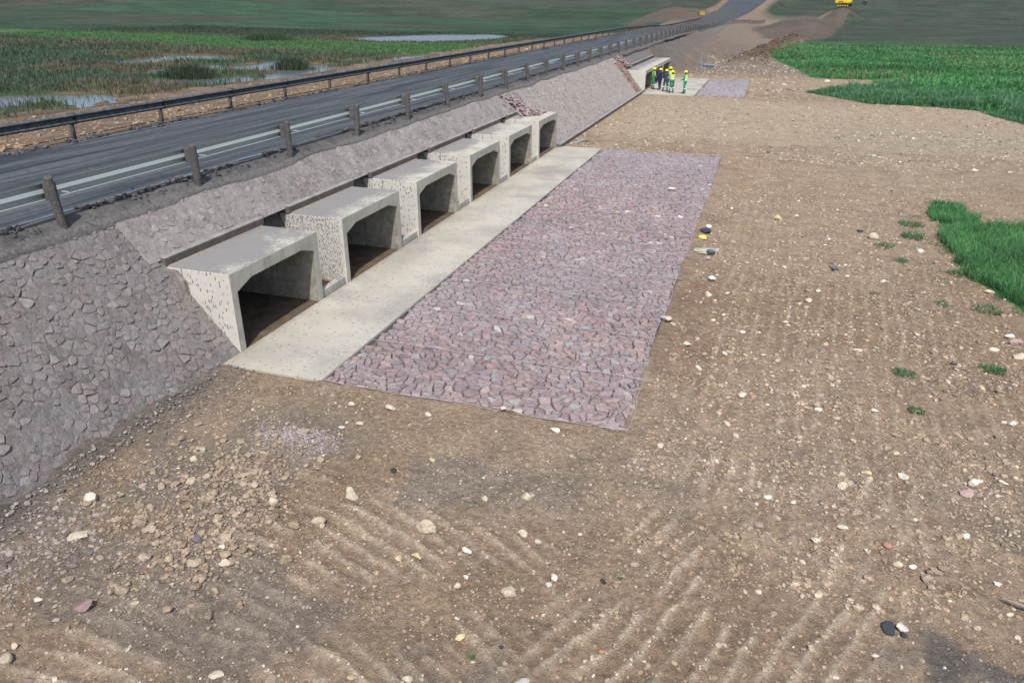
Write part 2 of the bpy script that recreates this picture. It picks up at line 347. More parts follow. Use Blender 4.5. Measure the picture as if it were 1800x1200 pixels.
def land(X, Y, sheet=False):
    """height of the ground; sheet=True adds the cuts that other objects fill"""
    X = np.asarray(X, float); Y = np.asarray(Y, float)
    rx = road_x(Y); rz = road_z(Y); dX = X - rx                        # offset from the road centre line
    flat = 0.03 * (fbm(X, Y, 3.0, 3, 3) - 0.5) * 2 + 0.06 * (fbm(X, Y, 0.55, 4, 5) - 0.5) + 0.045 * (fbm(X, Y, 0.17, 2, 8) - 0.5)
    rL, rC, rR = ridges(X, Y); flat = flat + 0.046 * rL + 0.042 * rC + 0.035 * rR
    # rougher, cloddy earth to the right of the mattress
    rough = sstep(-1.4, -0.6, X) * sstep(60, 45, Y); flat = flat + rough * 0.10 * (fbm(X, Y, 0.33, 3, 12) - 0.5)
    flat = flat + bump_at(X, Y, -6.8, 9.0, 0.6, 0.4, 0.16) + bump_at(X, Y, -7.2, 7.4, 1.1, 1.2, 0.12)
    dm = np.hypot(np.maximum(np.maximum(-7.64 - X, X + 1.48), 0), np.maximum(np.maximum(11.10 - Y, Y - 38.12), 0))       # soil pushed up against the mattress
    flat = flat + 0.06 * np.exp(-(dm / 0.22) ** 2) * sstep(0.25, 0.6, fbm(X, Y, 0.5, 3, 87)) * (X > -7.7)
    near = sstep(-9.9, -9.2, X)
    flat = flat * near - 0.02
    # hills behind everything
    D = 0.93 * Y - 0.22 * X
    hill = 0.062 * np.maximum(0, D - 262) + 0.00009 * np.maximum(0, D - 262) ** 2 + 3.0 * (fbm(X, Y, 90, 3, 15) - 0.5) * sstep(262, 420, D)
    hill = np.minimum(hill, 46)
    wet = WATER_Z + 0.10 + 0.16 * (fbm(X, Y, 2.2, 4, 19) - 0.42) + 0.25 * (fbm(X, Y, 14, 3, 23) - 0.45)
    wet = np.where(pool_mask(X, Y), WATER_Z - 0.14 + 0.20 * (fbm(X, Y, 1.3, 3, 27) - 0.5), np.maximum(wet, WATER_Z + 0.015))
    wet = wet + 0.012 * np.maximum(0, -X - 70) + 0.0
    left = np.interp(X, [-37.5, -34, -29, -22, -20.7, -20.2], [0, 0.12, 0.62, 1.25, 1.7, 1.82]) + 0.10 * (fbm(X, Y, 1.2, 4, 29) - 0.5) * sstep(-19.9, -21, X)
    leftz = np.where(X < -37.5, wet, np.maximum(WATER_Z + left, np.where(X < -33, wet, 0)))
    # embankment; its right-hand side slope flattens and gets longer past the far culvert
    run = 2.55 + 5.0 * sstep(83, 112, Y)
    emb = np.clip((-10.0 + (run - 2.55) * 0.75 - X) / run, 0, 1) * 2.95
    rill = sstep(83, 95, Y) * 0.35 * (fbm(X * 0.15, Y, 1.6, 3, 35) - 0.5) * sstep(0.03, 0.3, emb) * sstep(2.9, 2.3, emb)
    right = flat + emb + rill
    far_r = sstep(150, 190, Y)
    z = np.where(X < -16, leftz, right)
    z = np.where((X < -16) & (X > -20.2), 2.93, z)
    z = np.where((dX > -4.6) & (dX < 4.6) & (Y < 150) & (X < -12.55), 2.93, z)
    z = z + hill
    # the road formation climbs the hill in a shallow cutting
    t = sstep(140, 190, Y); corr = sstep(8, 1.2, np.abs(dX) - road_w(Y))
    z = z * (1 - t * corr) + (rz - 0.07) * t * corr
    # spoil banks and mounds
    z = z + sstep(60, 70, Y) * (1.1 * np.exp(-(seg_dist(X, Y, (-3.2, 100), (4.0, 172)) / 1.6) ** 2) * (0.6 + 0.8 * fbm(X, Y, 2.0, 3, 71)))
    z = z + 0.8 * np.exp(-(seg_dist(X, Y, (4.5, 180), (17, 270)) / 3.0) ** 2) + bump_at(X, Y, 21, 290, 7, 16, 5.6)
    z = z + bump_at(X, Y, 6.5, 238, 8.0, 24, 3.3) * (0.8 + 0.4 * fbm(X, Y, 6, 3, 75)) + bump_at(X, Y, -5.5, 190, 3.0, 14, 1.0)
    z = z + bump_at(X, Y, -31, 262, 9, 46, 3.4) * (0.65 + 0.7 * fbm(X, Y, 7, 3, 77)) + bump_at(X, Y, -28, 205, 4.5, 20, 1.2)
    if sheet:
        # under the pitching, the road and the mattresses the sheet lies lower
        z = z - 0.12 * ((X < -9.95) & (X > -12.9) & (Y < FCULV_Y0)) * sstep(-9.9, -10.2, X)
        mat = (X > -7.68) & (X < -1.62) & (Y > 11.24) & (Y < 38.05); z = np.where(mat, -0.14, z)
        ap = (X > -10.2) & (X < -7.6) & (Y > 11.15) & (Y < 38.1); z = np.where(ap, -0.14, z)
        fm = (X > -9.6) & (X < -1.5) & (Y > 64.6) & (Y < 79.0); z = np.where(fm, np.minimum(z, -0.10), z)
        toe = np.exp(-((X + 9.95) / 0.38) ** 2) * (Y < 11.3) * (0.03 + 0.13 * sstep(0.40, 0.75, fbm(X, Y, 0.7, 4, 89))); z = z + toe
        # the culvert cells run through the embankment
        inb = (X < -9.9) & (X > -17.5)
        run_y = (Y > CULV_Y[0] + 0.1) & (Y < CULV_Y[-1] + CW - 0.1)
        gap = np.interp(X, [-11.95, -11.0, -9.9], [1.95, 0.06, 0.0]) + 0.10 * (fbm(X, Y, 0.3, 3, 81) - 0.5)
        z = np.where(inb & run_y & (X > -12.3), np.minimum(z, gap), z)
        for y0 in CULV_Y:
            z = np.where(inb & (Y > y0 + 0.06) & (Y < y0 + CW - 0.06), -0.14, z)
        z = np.where(inb & (Y > FCULV_Y0 + 0.1) & (Y < FCULV_Y1 - 0.1), -0.14, z)
    return z

def land_color(X, Y, Z):
    """earth, mud, plant cover and painted far cloud shade by place: returns colour and plant-cover amount"""
    def mixc(c, d, f): return c * (1 - f[..., None]) + np.array(d) * f[..., None]
    n = fbm(X, Y, 6, 4, 101); n2 = fbm(X, Y, 1.1, 4, 103); n3 = fbm(X, Y, 25, 3, 107)
    c = np.zeros(X.shape + (3,)); c[:] = (0.310, 0.235, 0.167)
    c = mixc(c, (0.255, 0.185, 0.125), sstep(0.5, 0.72, n) * 0.8)
    rL, rC, rR = ridges(X, Y); r = np.clip(rL + rC + 0.5 * rR, 0, 1)
    c = mixc(c, (0.50, 0.415, 0.315), r * 0.85)                                                      # dry crumbled crests
    c = mixc(c, (0.215, 0.185, 0.155), sstep(0.50, 0.66, fbm(X + 9, Y, 1.8, 4, 109)) * sstep(13, 8, Y) * 0.75)    # damp grey patches
    c = mixc(c, (0.110, 0.108, 0.105), sstep(0.60, 0.72, fbm(X, Y - 7, 1.5, 4, 113)) * sstep(0.5, 1.5, X) * sstep(12, 9, Y) * 0.8)
    c = mixc(c, (0.155, 0.136, 0.120), np.maximum(sstep(-8.4, -9.8, X) * sstep(0.3, 0.6, n2) * 0.85, sstep(-9.3, -9.75, X) * 0.9) * sstep(12, 10, Y))        # mud at the slope toe
    c = mixc(c, (0.36, 0.30, 0.215), sstep(40.5, 44, Y + 2 * n) * sstep(66, 58, Y) * sstep(-10, -8, X) * 0.75)   # pale gravel flat
    c = mixc(c, (0.32, 0.265, 0.195), sstep(30, 38, Y) * sstep(1, 5, X) * sstep(58, 48, Y) * 0.6)
    c = mixc(c, (0.25, 0.18, 0.125), sstep(4.2, 2.0, np.abs(Y - 40.0)) * sstep(0.42, 0.58, n2) * 0.55)
    c = mixc(c, (0.25, 0.165, 0.12), sstep(0.9, 0.2, np.abs(X + 1.0)) * sstep(0.45, 0.6, n2) * (Y > 11) * (Y < 39) * 0.6)
    c = mixc(c, (0.165, 0.135, 0.108), sstep(80, 92, Y) * 0.9)
    # embankment top and sides
    up = (Z > 0.35) & (X < -9.9) & (X > -20.6) & (Y < 230)
    c = np.where(up[..., None], mixc(c, (0.135, 0.125, 0.118), np.full(X.shape, 0.85)), c)
    slope_e = (X > -13) & (X < -4) & (Y > 83) & (Y < 150); c = np.where(slope_e[..., None], mixc(c, (0.140, 0.118, 0.10), sstep(0.3, 0.6, n2) * 0.7), c)
    top = (Z > 2.55) & (X < -11.5) & (X > -20.4) & (Y < 150); c = np.where(top[..., None], np.array((0.075, 0.076, 0.078)), c)
    far_side = (X < -20.2) & (X > -38.5); c = np.where(far_side[..., None], mixc(np.broadcast_to(np.array((0.160, 0.118, 0.085)), c.shape).copy(), (0.20, 0.155, 0.118), sstep(0.45, 0.65, n2)), c)
    c = mixc(c, (0.075, 0.065, 0.052), (X < -20.2) * (X > -39) * sstep(WATER_Z + 0.16, WATER_Z + 0.02, Z) * 0.8)
    c = np.where(((X < -38.5) & (Y < 160))[..., None], np.array((0.070, 0.066, 0.054)), c)
    # plant cover
    veg = np.zeros(X.shape)
    fe = field_edge(Y) + 1.2 * (n2 - 0.5)
    rf = sstep(-0.3, 0.4, X - fe) * (X > -6); ng = in_poly(X + 0.5 * (n2 - 0.5), Y + 0.5 * (n - 0.5), NEAR_GRASS) * 1.0
    green = mixc(np.broadcast_to(np.array((0.035, 0.130, 0.045)), c.shape).copy(), (0.055, 0.155, 0.06), sstep(0.4, 0.65, n2))
    cloud_dull = mixc(np.broadcast_to(np.array((0.038, 0.058, 0.040)), c.shape).copy(), (0.052, 0.056, 0.045), sstep(0.42, 0.62, n))  # dull veld green, with cloud shade put into the colour
    fd = sstep(125, 185, Y + 22 * (n3 - 0.5) + 0.10 * (X - 20)); green_r = green * (1 - fd[..., None]) + cloud_dull * fd[..., None]
    v = np.clip(rf + ng, 0, 1); c = c * (1 - v[..., None]) + green_r * v[..., None]; veg = np.maximum(veg, v)
    # wetland and hillside on the far side of the road
    lw = sstep(-37.0, -39.5, X + 2.5 * (n2 - 0.5)) * (Z > WATER_Z - 0.05)
    wetc = mixc(np.broadcast_to(np.array((0.045, 0.080, 0.036)), c.shape).copy(), (0.115, 0.092, 0.055), sstep(0.45, 0.6, fbm(X, Y, 7, 4, 131)))
    band = sstep(80, 85, Y + 0.12 * (X + 50)) * sstep(108, 101, Y + 0.12 * (X + 50)); wetc = mixc(wetc, (0.06, 0.125, 0.045), band * 0.8)
    D = 0.93 * Y - 0.22 * X
    hillc = mixc(np.broadcast_to(np.array((0.032, 0.056, 0.036)), c.shape).copy(), (0.050, 0.058, 0.042), sstep(0.4, 0.62, fbm(X, Y, 30, 4, 137)))  # hillside greens kept dark: cloud shade put into the colour
    hillc = mixc(hillc, (0.034, 0.074, 0.042), sstep(0.55, 0.7, fbm(X * 0.4, Y, 22, 3, 139)) * 0.8)
    hb = sstep(118, 135, D); wetc = wetc * (1 - hb[..., None]) + hillc * hb[..., None]
    leftveg = np.clip(np.maximum(lw, ((X < road_x(Y) - 7) & (D > 128) & (X < -24)) * 1.0), 0, 1)
    c = c * (1 - leftveg[..., None]) + wetc * leftveg[..., None]; veg = np.maximum(veg, leftveg)
    # everything beyond the works
    beyond = sstep(290, 330, Y + 10 * (n - 0.5)) * sstep(2.5, 5.0, np.abs(X - road_x(Y)) - road_w(Y)); c = c * (1 - beyond[..., None]) + cloud_dull * beyond[..., None]; veg = np.maximum(veg, beyond)
    # bare earth banks beside the road climbing the hill
    cutb = 1.2 * np.exp(-((X + 29) / 9.0) ** 2 - ((Y - 240) / 60) ** 2) + 1.1 * np.exp(-((X - 3.5) / 10) ** 2 - ((Y - 225) / 55) ** 2) + np.exp(-(seg_dist(X, Y, (4.5, 180), (19, 285)) / 4) ** 2)
    cb = sstep(0.35, 0.6, cutb + 0.35 * (n2 - 0.5)); c = mixc(mixc(c, (0.105, 0.084, 0.068), cb * 0.92), (0.070, 0.066, 0.052), cb * sstep(0.48, 0.62, n) * 0.6); veg = veg * (1 - cb)
    c = mixc(c, (0.072, 0.076, 0.080), sstep(1.4, 0.6, np.abs(X - road_x(Y)) - road_w(Y)) * (Y > 140))
    veg = np.where((np.abs(X - road_x(Y)) < road_w(Y) + 1) & (Y > 140), 0, veg)
    c = mixc(c, (0.092, 0.068, 0.048), sstep(60, 70, Y) * np.exp(-(seg_dist(X, Y, (-3.2, 100), (4.0, 172)) / 1.5) ** 2) * 0.9)
    return np.clip(c, 0.01, 0.8), np.clip(veg, 0, 1)

def sheet(name, xs, ys, drop=None):
    X, Y = np.meshgrid(xs, ys); Z = land(X, Y, True)
    if drop is not None: Z = Z - drop(X, Y)
    c, veg = land_color(X, Y, Z); nx, ny = len(xs), len(ys)
    V = np.stack([X, Y, Z], -1).reshape(-1, 3)
    i = (np.arange(ny - 1)[:, None] * nx + np.arange(nx - 1)[None, :]).ravel()
    F = np.stack([i, i + 1, i + nx + 1, i + nx], 1)
    me = set_mesh(name, V, F, c.reshape(-1, 3), True, [M['earth']])
    at = me.color_attributes.new('veg', 'FLOAT_COLOR', 'POINT'); vv = np.ones((len(V), 4), np.float32); vv[:, :3] = veg.reshape(-1, 1); at.data.foreach_set('color', vv.ravel())
    return tag(link(name, me), kind='structure')
def lines(a, b, lo, hi, d0, g):
    core = list(np.arange(a, b, d0)); s = d0; x = core[-1]; up = []
    while x < hi: s *= g; x += s; up.append(x)
    s = d0; x = a; dn = []
    while x > lo: s *= g; x -= s; dn.append(x)
    return np.array(dn[::-1] + core + up)
xs = lines(-13.0, 7.0, -1500, 1500, 0.05, 1.055)
ys = [-60, -40, -26, -16, -10, -6, -3, -1, 0.5, 1.6]; y = 2.2
while y < 1500: ys.append(y); y += max(0.042, y * 0.0066)
ys = np.array(ys)
WX0, WX1, WY0, WY1 = -120.0, -20.8, 14.0, 160.0
def under_wet(X, Y):
    return 0.5 * sstep(0, 1.5, np.minimum(np.minimum(X - WX0, WX1 - X), np.minimum(Y - WY0, WY1 - Y)) - 0.3)
sheet('ground', xs, ys, under_wet)
wxs = [WX1]; s = 0.22
while wxs[-1] > WX0: wxs.append(wxs[-1] - max(0.22, 0.010 * (-wxs[-1] - 14)))
wys = [WY0]
while wys[-1] < WY1: wys.append(wys[-1] + max(0.16, wys[-1] * 0.0058))
sheet('marsh_ground', np.array(wxs[::-1]), np.array(wys))
wm = set_mesh('water', [(-118, 15, WATER_Z), (-31, 15, WATER_Z), (-31, 155, WATER_Z), (-118, 155, WATER_Z)], np.array([[0, 1, 2, 3]]), None, False, [M['water']])
tag(link('water', wm), kind='structure')

# ================================================================== road
def ribbon(name, mat, offs, ysamp, zoff=0.0, wob=0.0, kind='structure', rut=True):
    Yv = np.asarray(ysamp); O = np.asarray(offs); X = road_x(Yv)[:, None] + O[None, :] * (road_w(Yv) / 3.3)[:, None]; Y = np.repeat(Yv[:, None], len(O), 1)
    if wob: X[:, 0] += wob * (fbm(Y[:, 0], Y[:, 0] * 0, 1.2, 4, 5) - 0.5); X[:, -1] += wob * (fbm(Y[:, 0] + 40, Y[:, 0] * 0, 1.2, 4, 6) - 0.5)
    Z = road_z(Y) + zoff
    if rut:
        for o, w, h in ((-2.6, 0.35, -0.03), (-0.9, 0.35, -0.03), (0.9, 0.4, -0.035), (2.5, 0.35, -0.03), (0, 0.22, 0.035), (-1.75, 0.2, 0.025), (1.7, 0.18, 0.04), (-3.1, 0.15, 0.03)):
            Z = Z + h * np.exp(-((O[None, :] - o + 0.2 * (fbm(Y, Y * 0 + o, 9, 2, 9) - 0.5)) / w) ** 2)
        Z = Z + 0.03 * (fbm(X, Y * 0.4, 0.6, 4, 15) - 0.5)
    nx, ny = len(O), len(Yv); i = (np.arange(ny - 1)[:, None] * nx + np.arange(nx - 1)[None, :]).ravel()
    me = set_mesh(name, np.stack([X, Y, Z], -1).reshape(-1, 3), np.stack([i, i + 1, i + nx + 1, i + nx], 1), None, True, [mat])
    return tag(link(name, me), kind=kind)
rys = [-20.0]
while rys[-1] < 560: rys.append(rys[-1] + max(0.12, rys[-1] * 0.008))
ribbon('road', M['road'], np.linspace(-3.35, 3.2, 60), rys, 0.0, 0.35)
# narrow puddle along the near edge of the road and a thinner wet strip on the far edge
def strip(name, x0, y0, y1, w, z, mat, seed):
    yy = np.arange(y0, y1, 0.12); a = x0 + 0.12 * (fbm(yy, yy * 0, 1.0, 4, seed) - 0.5); ww = w * np.clip(1.6 * fbm(yy, yy * 0 + 3, 0.9, 4, seed + 3) - 0.25, 0.02, 1) * np.sin(np.pi * (yy - y0) / (y1 - y0)) ** 0.4
    V = np.concatenate([np.stack([a - ww, yy, yy * 0 + z], 1), np.stack([a + ww, yy, yy * 0 + z], 1)]); n = len(yy); i = np.arange(n - 1)
    return link(name, set_mesh(name, V, np.stack([i, i + n, i + n + 1, i + 1], 1), None, True, [mat]))
tag(strip('puddle', -13.13, 9.0, 20.5, 0.10, 3.012, M['puddle'], 3), 'narrow blue puddle along the muddy near edge of the road', 'puddle')
tag(strip('puddle', -19.35, 16.5, 24, 0.07, 3.013, M['puddle'], 9), 'thin wet streak along the far road edge under the rail', 'puddle')

# muddy shoulder that spills over the edge of the slope
def shoulder():
    yy = np.array([y for y in rys if y < 158]); prof = [(-13.15, 3.005), (-12.95, 3.03), (-12.8, 3.02), (-12.62, 2.985), (-12.54, 2.955), (slope_x(2.84) + 0.075, 2.875), (slope_x(2.76) + 0.065, 2.79), (slope_x(2.66) - 0.03, 2.64)]
    n = len(prof); X = np.zeros((len(yy), n)); Z = X.copy(); Y = np.repeat(yy[:, None], n, 1)
    for k, (px, pz) in enumerate(prof):
        t = max(0, k - 4) / 3.0; sh = 0.22 * (fbm(yy, yy * 0, 2.4, 4, 91) - 0.5) * t
        X[:, k] = px - 0.864 * sh + 0.03 * (fbm(yy, yy * 0 + k, 0.5, 3, 93) - 0.5); Z[:, k] = pz + sh + (0.05 if 0 < k < 4 else 0.012) * (fbm(yy, yy * 0 + 5 * k, 0.35, 3, 95) - 0.4)
    Z += (road_z(yy) - 3.0)[:, None]
    i = (np.arange(len(yy) - 1)[:, None] * n + np.arange(n - 1)[None, :]).ravel()
    me = set_mesh('road_shoulder', np.stack([X, Y, Z], -1).reshape(-1, 3), np.stack([i, i + 1, i + n + 1, i + n], 1), None, True, [M['shoulder']])
    tag(link('road_shoulder', me), kind='structure')
def mat_shoulder():
    t = NT('dried_mud'); n = t.noise(2.2, 6, 0.65); n2 = t.noise(14, 6, 0.7)
    c = t.mix(t.ramp(n, 0.35, 0.65), (0.058, 0.058, 0.060), (0.105, 0.099, 0.096)); c = t.mix(t.ramp(t.math('ADD', t.xyz(t.pos)[0], t.math('MULTIPLY', n2, 0.3)), -12.45, -12.05), c, (0.15, 0.141, 0.138)); c = vmul(t, c, t.ramp(n2, 0.3, 0.7, 0.75, 1.22))
    t.bump(t.math('ADD', n, n2), 0.8, 0.04); return t.fin(c, 0.92, 0.15)
M['shoulder'] = mat_shoulder(); shoulder()
# fill that carries the road over the culvert cells
fill = MB(); fill.prism([(-11.98, 1.70), (slope_x(2.1) - 0.16, 2.02), (slope_x(2.7) - 0.14, 2.66), (-12.7, 2.92), (-18.5, 2.92), (-18.5, 1.70)], 'y', CULV_Y[0] + 0.05, CULV_Y[-1] + CW - 0.05)
fill.prism([(-11.5, 1.58), (slope_x(2.0) - 0.1, 1.9), (-12.7, 2.92), (-18.5, 2.92), (-18.5, 1.58)], 'y', FCULV_Y0 + 0.05, FCULV_Y1 - 0.05)
tag(fill.build('embankment_fill', M['shoulder']), kind='structure')

# ================================================================== packed stones
def voronoi_cells(u0, u1, v0, v1, d, jit=0.46, seed=1, keep=None, drop=0.22):
    """irregular cells from a jittered hexagonal grid; yields (polygon, centre)"""
    r = random.Random(seed); nu = int((u1 - u0) / d) + 3; nv = int((v1 - v0) / (d * 0.88)) + 3; pts = {}
    for j in range(nv):
        for i in range(nu):
            if r.random() < drop: continue
            pts[i, j] = (u0 + (i - 1 + 0.5 * (j % 2)) * d + r.uniform(-jit, jit) * d, v0 + (j - 1) * d * 0.88 + r.uniform(-jit, jit) * d)
    out = []
    for (i, j), (px, py) in pts.items():
        if not (u0 < px < u1 and v0 < py < v1): continue
        if keep and not keep(px, py): continue
        R = 1.45 * d; poly = [(px - R, py - R), (px + R, py - R), (px + R, py + R), (px - R, py + R)]
        for dj in (-2, -1, 0, 1, 2):
            for di in (-2, -1, 0, 1, 2):
                if di == 0 and dj == 0: continue
                q = pts.get((i + di, j + dj))
                if q is None: continue
                nx, ny = q[0] - px, q[1] - py; c = (nx * (q[0] + px) + ny * (q[1] + py)) / 2; new = []
                m = len(poly); ds = [nx * a + ny * b - c for a, b in poly]
                for k in range(m):
                    a, b = poly[k], poly[(k + 1) % m]; da, db = ds[k], ds[(k + 1) % m]
                    if da <= 0: new.append(a)
                    if (da < 0 < db) or (db < 0 < da):
                        t = da / (da - db); new.append((a[0] + t * (b[0] - a[0]), a[1] + t * (b[1] - a[1])))
                poly = new
                if len(poly) < 3: break
            if len(poly) < 3: break
        if len(poly) >= 3: out.append((poly, (px, py)))
    return out
def stone_geo(poly, r, gap=0.06, h=(0.05, 0.11), base=-0.08, tilt=0.16, top=(0.55, 0.8), rough=0.12, rnd=0.0):
    """one stone filling a cell: foot ring, shoulder ring, top ring, crown; (u, v, h) coordinates"""
    cx = sum(p[0] for p in poly) / len(poly); cy = sum(p[1] for p in poly) / len(poly)
    # drop very short edges
    P = []
    size = math.sqrt(max(1e-6, abs(sum(poly[k][0] * poly[(k + 1) % len(poly)][1] - poly[(k + 1) % len(poly)][0] * poly[k][1] for k in range(len(poly)))) / 2))
    for p in poly:
        if not P or math.hypot(p[0] - P[-1][0], p[1] - P[-1][1]) > 0.16 * size: P.append(p)
    if len(P) < 4: P = list(poly)
    if rnd:       # cut corners: rounder stones
        Q = []
        for k in range(len(P)):
            a, b = P[k], P[(k + 1) % len(P)]
            Q += [(a[0] + (b[0] - a[0]) * 0.27, a[1] + (b[1] - a[1]) * 0.27), (a[0] + (b[0] - a[0]) * 0.73, a[1] + (b[1] - a[1]) * 0.73)]
        P = Q
    hh = r.uniform(*h); tx = r.uniform(-tilt, tilt); ty = r.uniform(-tilt, tilt); n = len(P); V = []
    tp = r.uniform(*top); rad = [1 - gap - r.uniform(0, rough) for _ in P]; ox, oy = r.uniform(-.1, .1) * size, r.uniform(-.1, .1) * size
    for s, z, w in ((1.0, base, 0), (0.985, hh * 0.55, 1), (tp, hh, 1)):
        for k, (x, y) in enumerate(P):
            dx, dy = (x - cx) * rad[k] * s, (y - cy) * rad[k] * s
            if s == tp: dx += ox * (1 - tp); dy += oy * (1 - tp)
            V.append((cx + dx, cy + dy, z + w * (tx * dx + ty * dy) + (r.uniform(-0.10, 0.10) * hh if w else 0)))
    V.append((cx + ox * 0.4, cy + oy * 0.4, hh * r.uniform(0.98, 1.16)))
    F4 = []; F3 = []
    for k in range(n):
        k2 = (k + 1) % n
        F4 += [(k, k2, n + k2, n + k), (n + k, n + k2, 2 * n + k2, 2 * n + k)]; F3.append((2 * n + k, 2 * n + k2, 3 * n))
    return V, F4, F3, (cx, cy, size)
def stone_bed(parent, stones, colors, frame, mat, part_score, nparts=300, part='stone', stuff='packed_stones', smooth=False):
    """stones: list of stone_geo results; frame maps (u,v,h) arrays to world; the nparts best-scored become single parts"""
    order = sorted(range(len(stones)), key=lambda k: -part_score(stones[k][3])); single = set(order[:nparts])
    VV = []; F4 = []; F3 = []; CC = []; b = 0
    for k, (V, f4, f3, c) in enumerate(stones):
        W = frame(np.array(V)); col = np.repeat(np.array(colors[k])[None], len(V), 0)
        if k in single:
            ctr = W.mean(0); me = set_mesh(part, W - ctr, [np.array(f4), np.array(f3)], col, smooth, [mat]); link(part, me, parent, ctr)
        else:
            VV.append(W); CC.append(col); F4.append(np.array(f4) + b); F3.append(np.array(f3) + b); b += len(V)
    if VV:
        o = link(stuff, set_mesh(stuff, np.concatenate(VV), [np.concatenate(F4), np.concatenate(F3)], np.concatenate(CC), smooth, [mat]), parent)
        o['kind'] = 'stuff'
def grid_surface(name, parent, frame, u0, u1, v0, v1, du, dv, hfun, colfun, mat):
    u = np.linspace(u0, u1, max(2, int((u1 - u0) / du) + 1)); v = np.linspace(v0, v1, max(2, int((v1 - v0) / dv) + 1)); U, Vv = np.meshgrid(u, v); Hh = hfun(U, Vv)
    W = frame(np.stack([U, Vv, Hh], -1).reshape(-1, 3)); nx = len(u); i = (np.arange(len(v) - 1)[:, None] * nx + np.arange(nx - 1)[None, :]).ravel()
    return link(name, set_mesh(name, W, np.stack([i, i + 1, i + nx + 1, i + nx], 1), colfun(U, Vv).reshape(-1, 3), True, [mat]), parent)

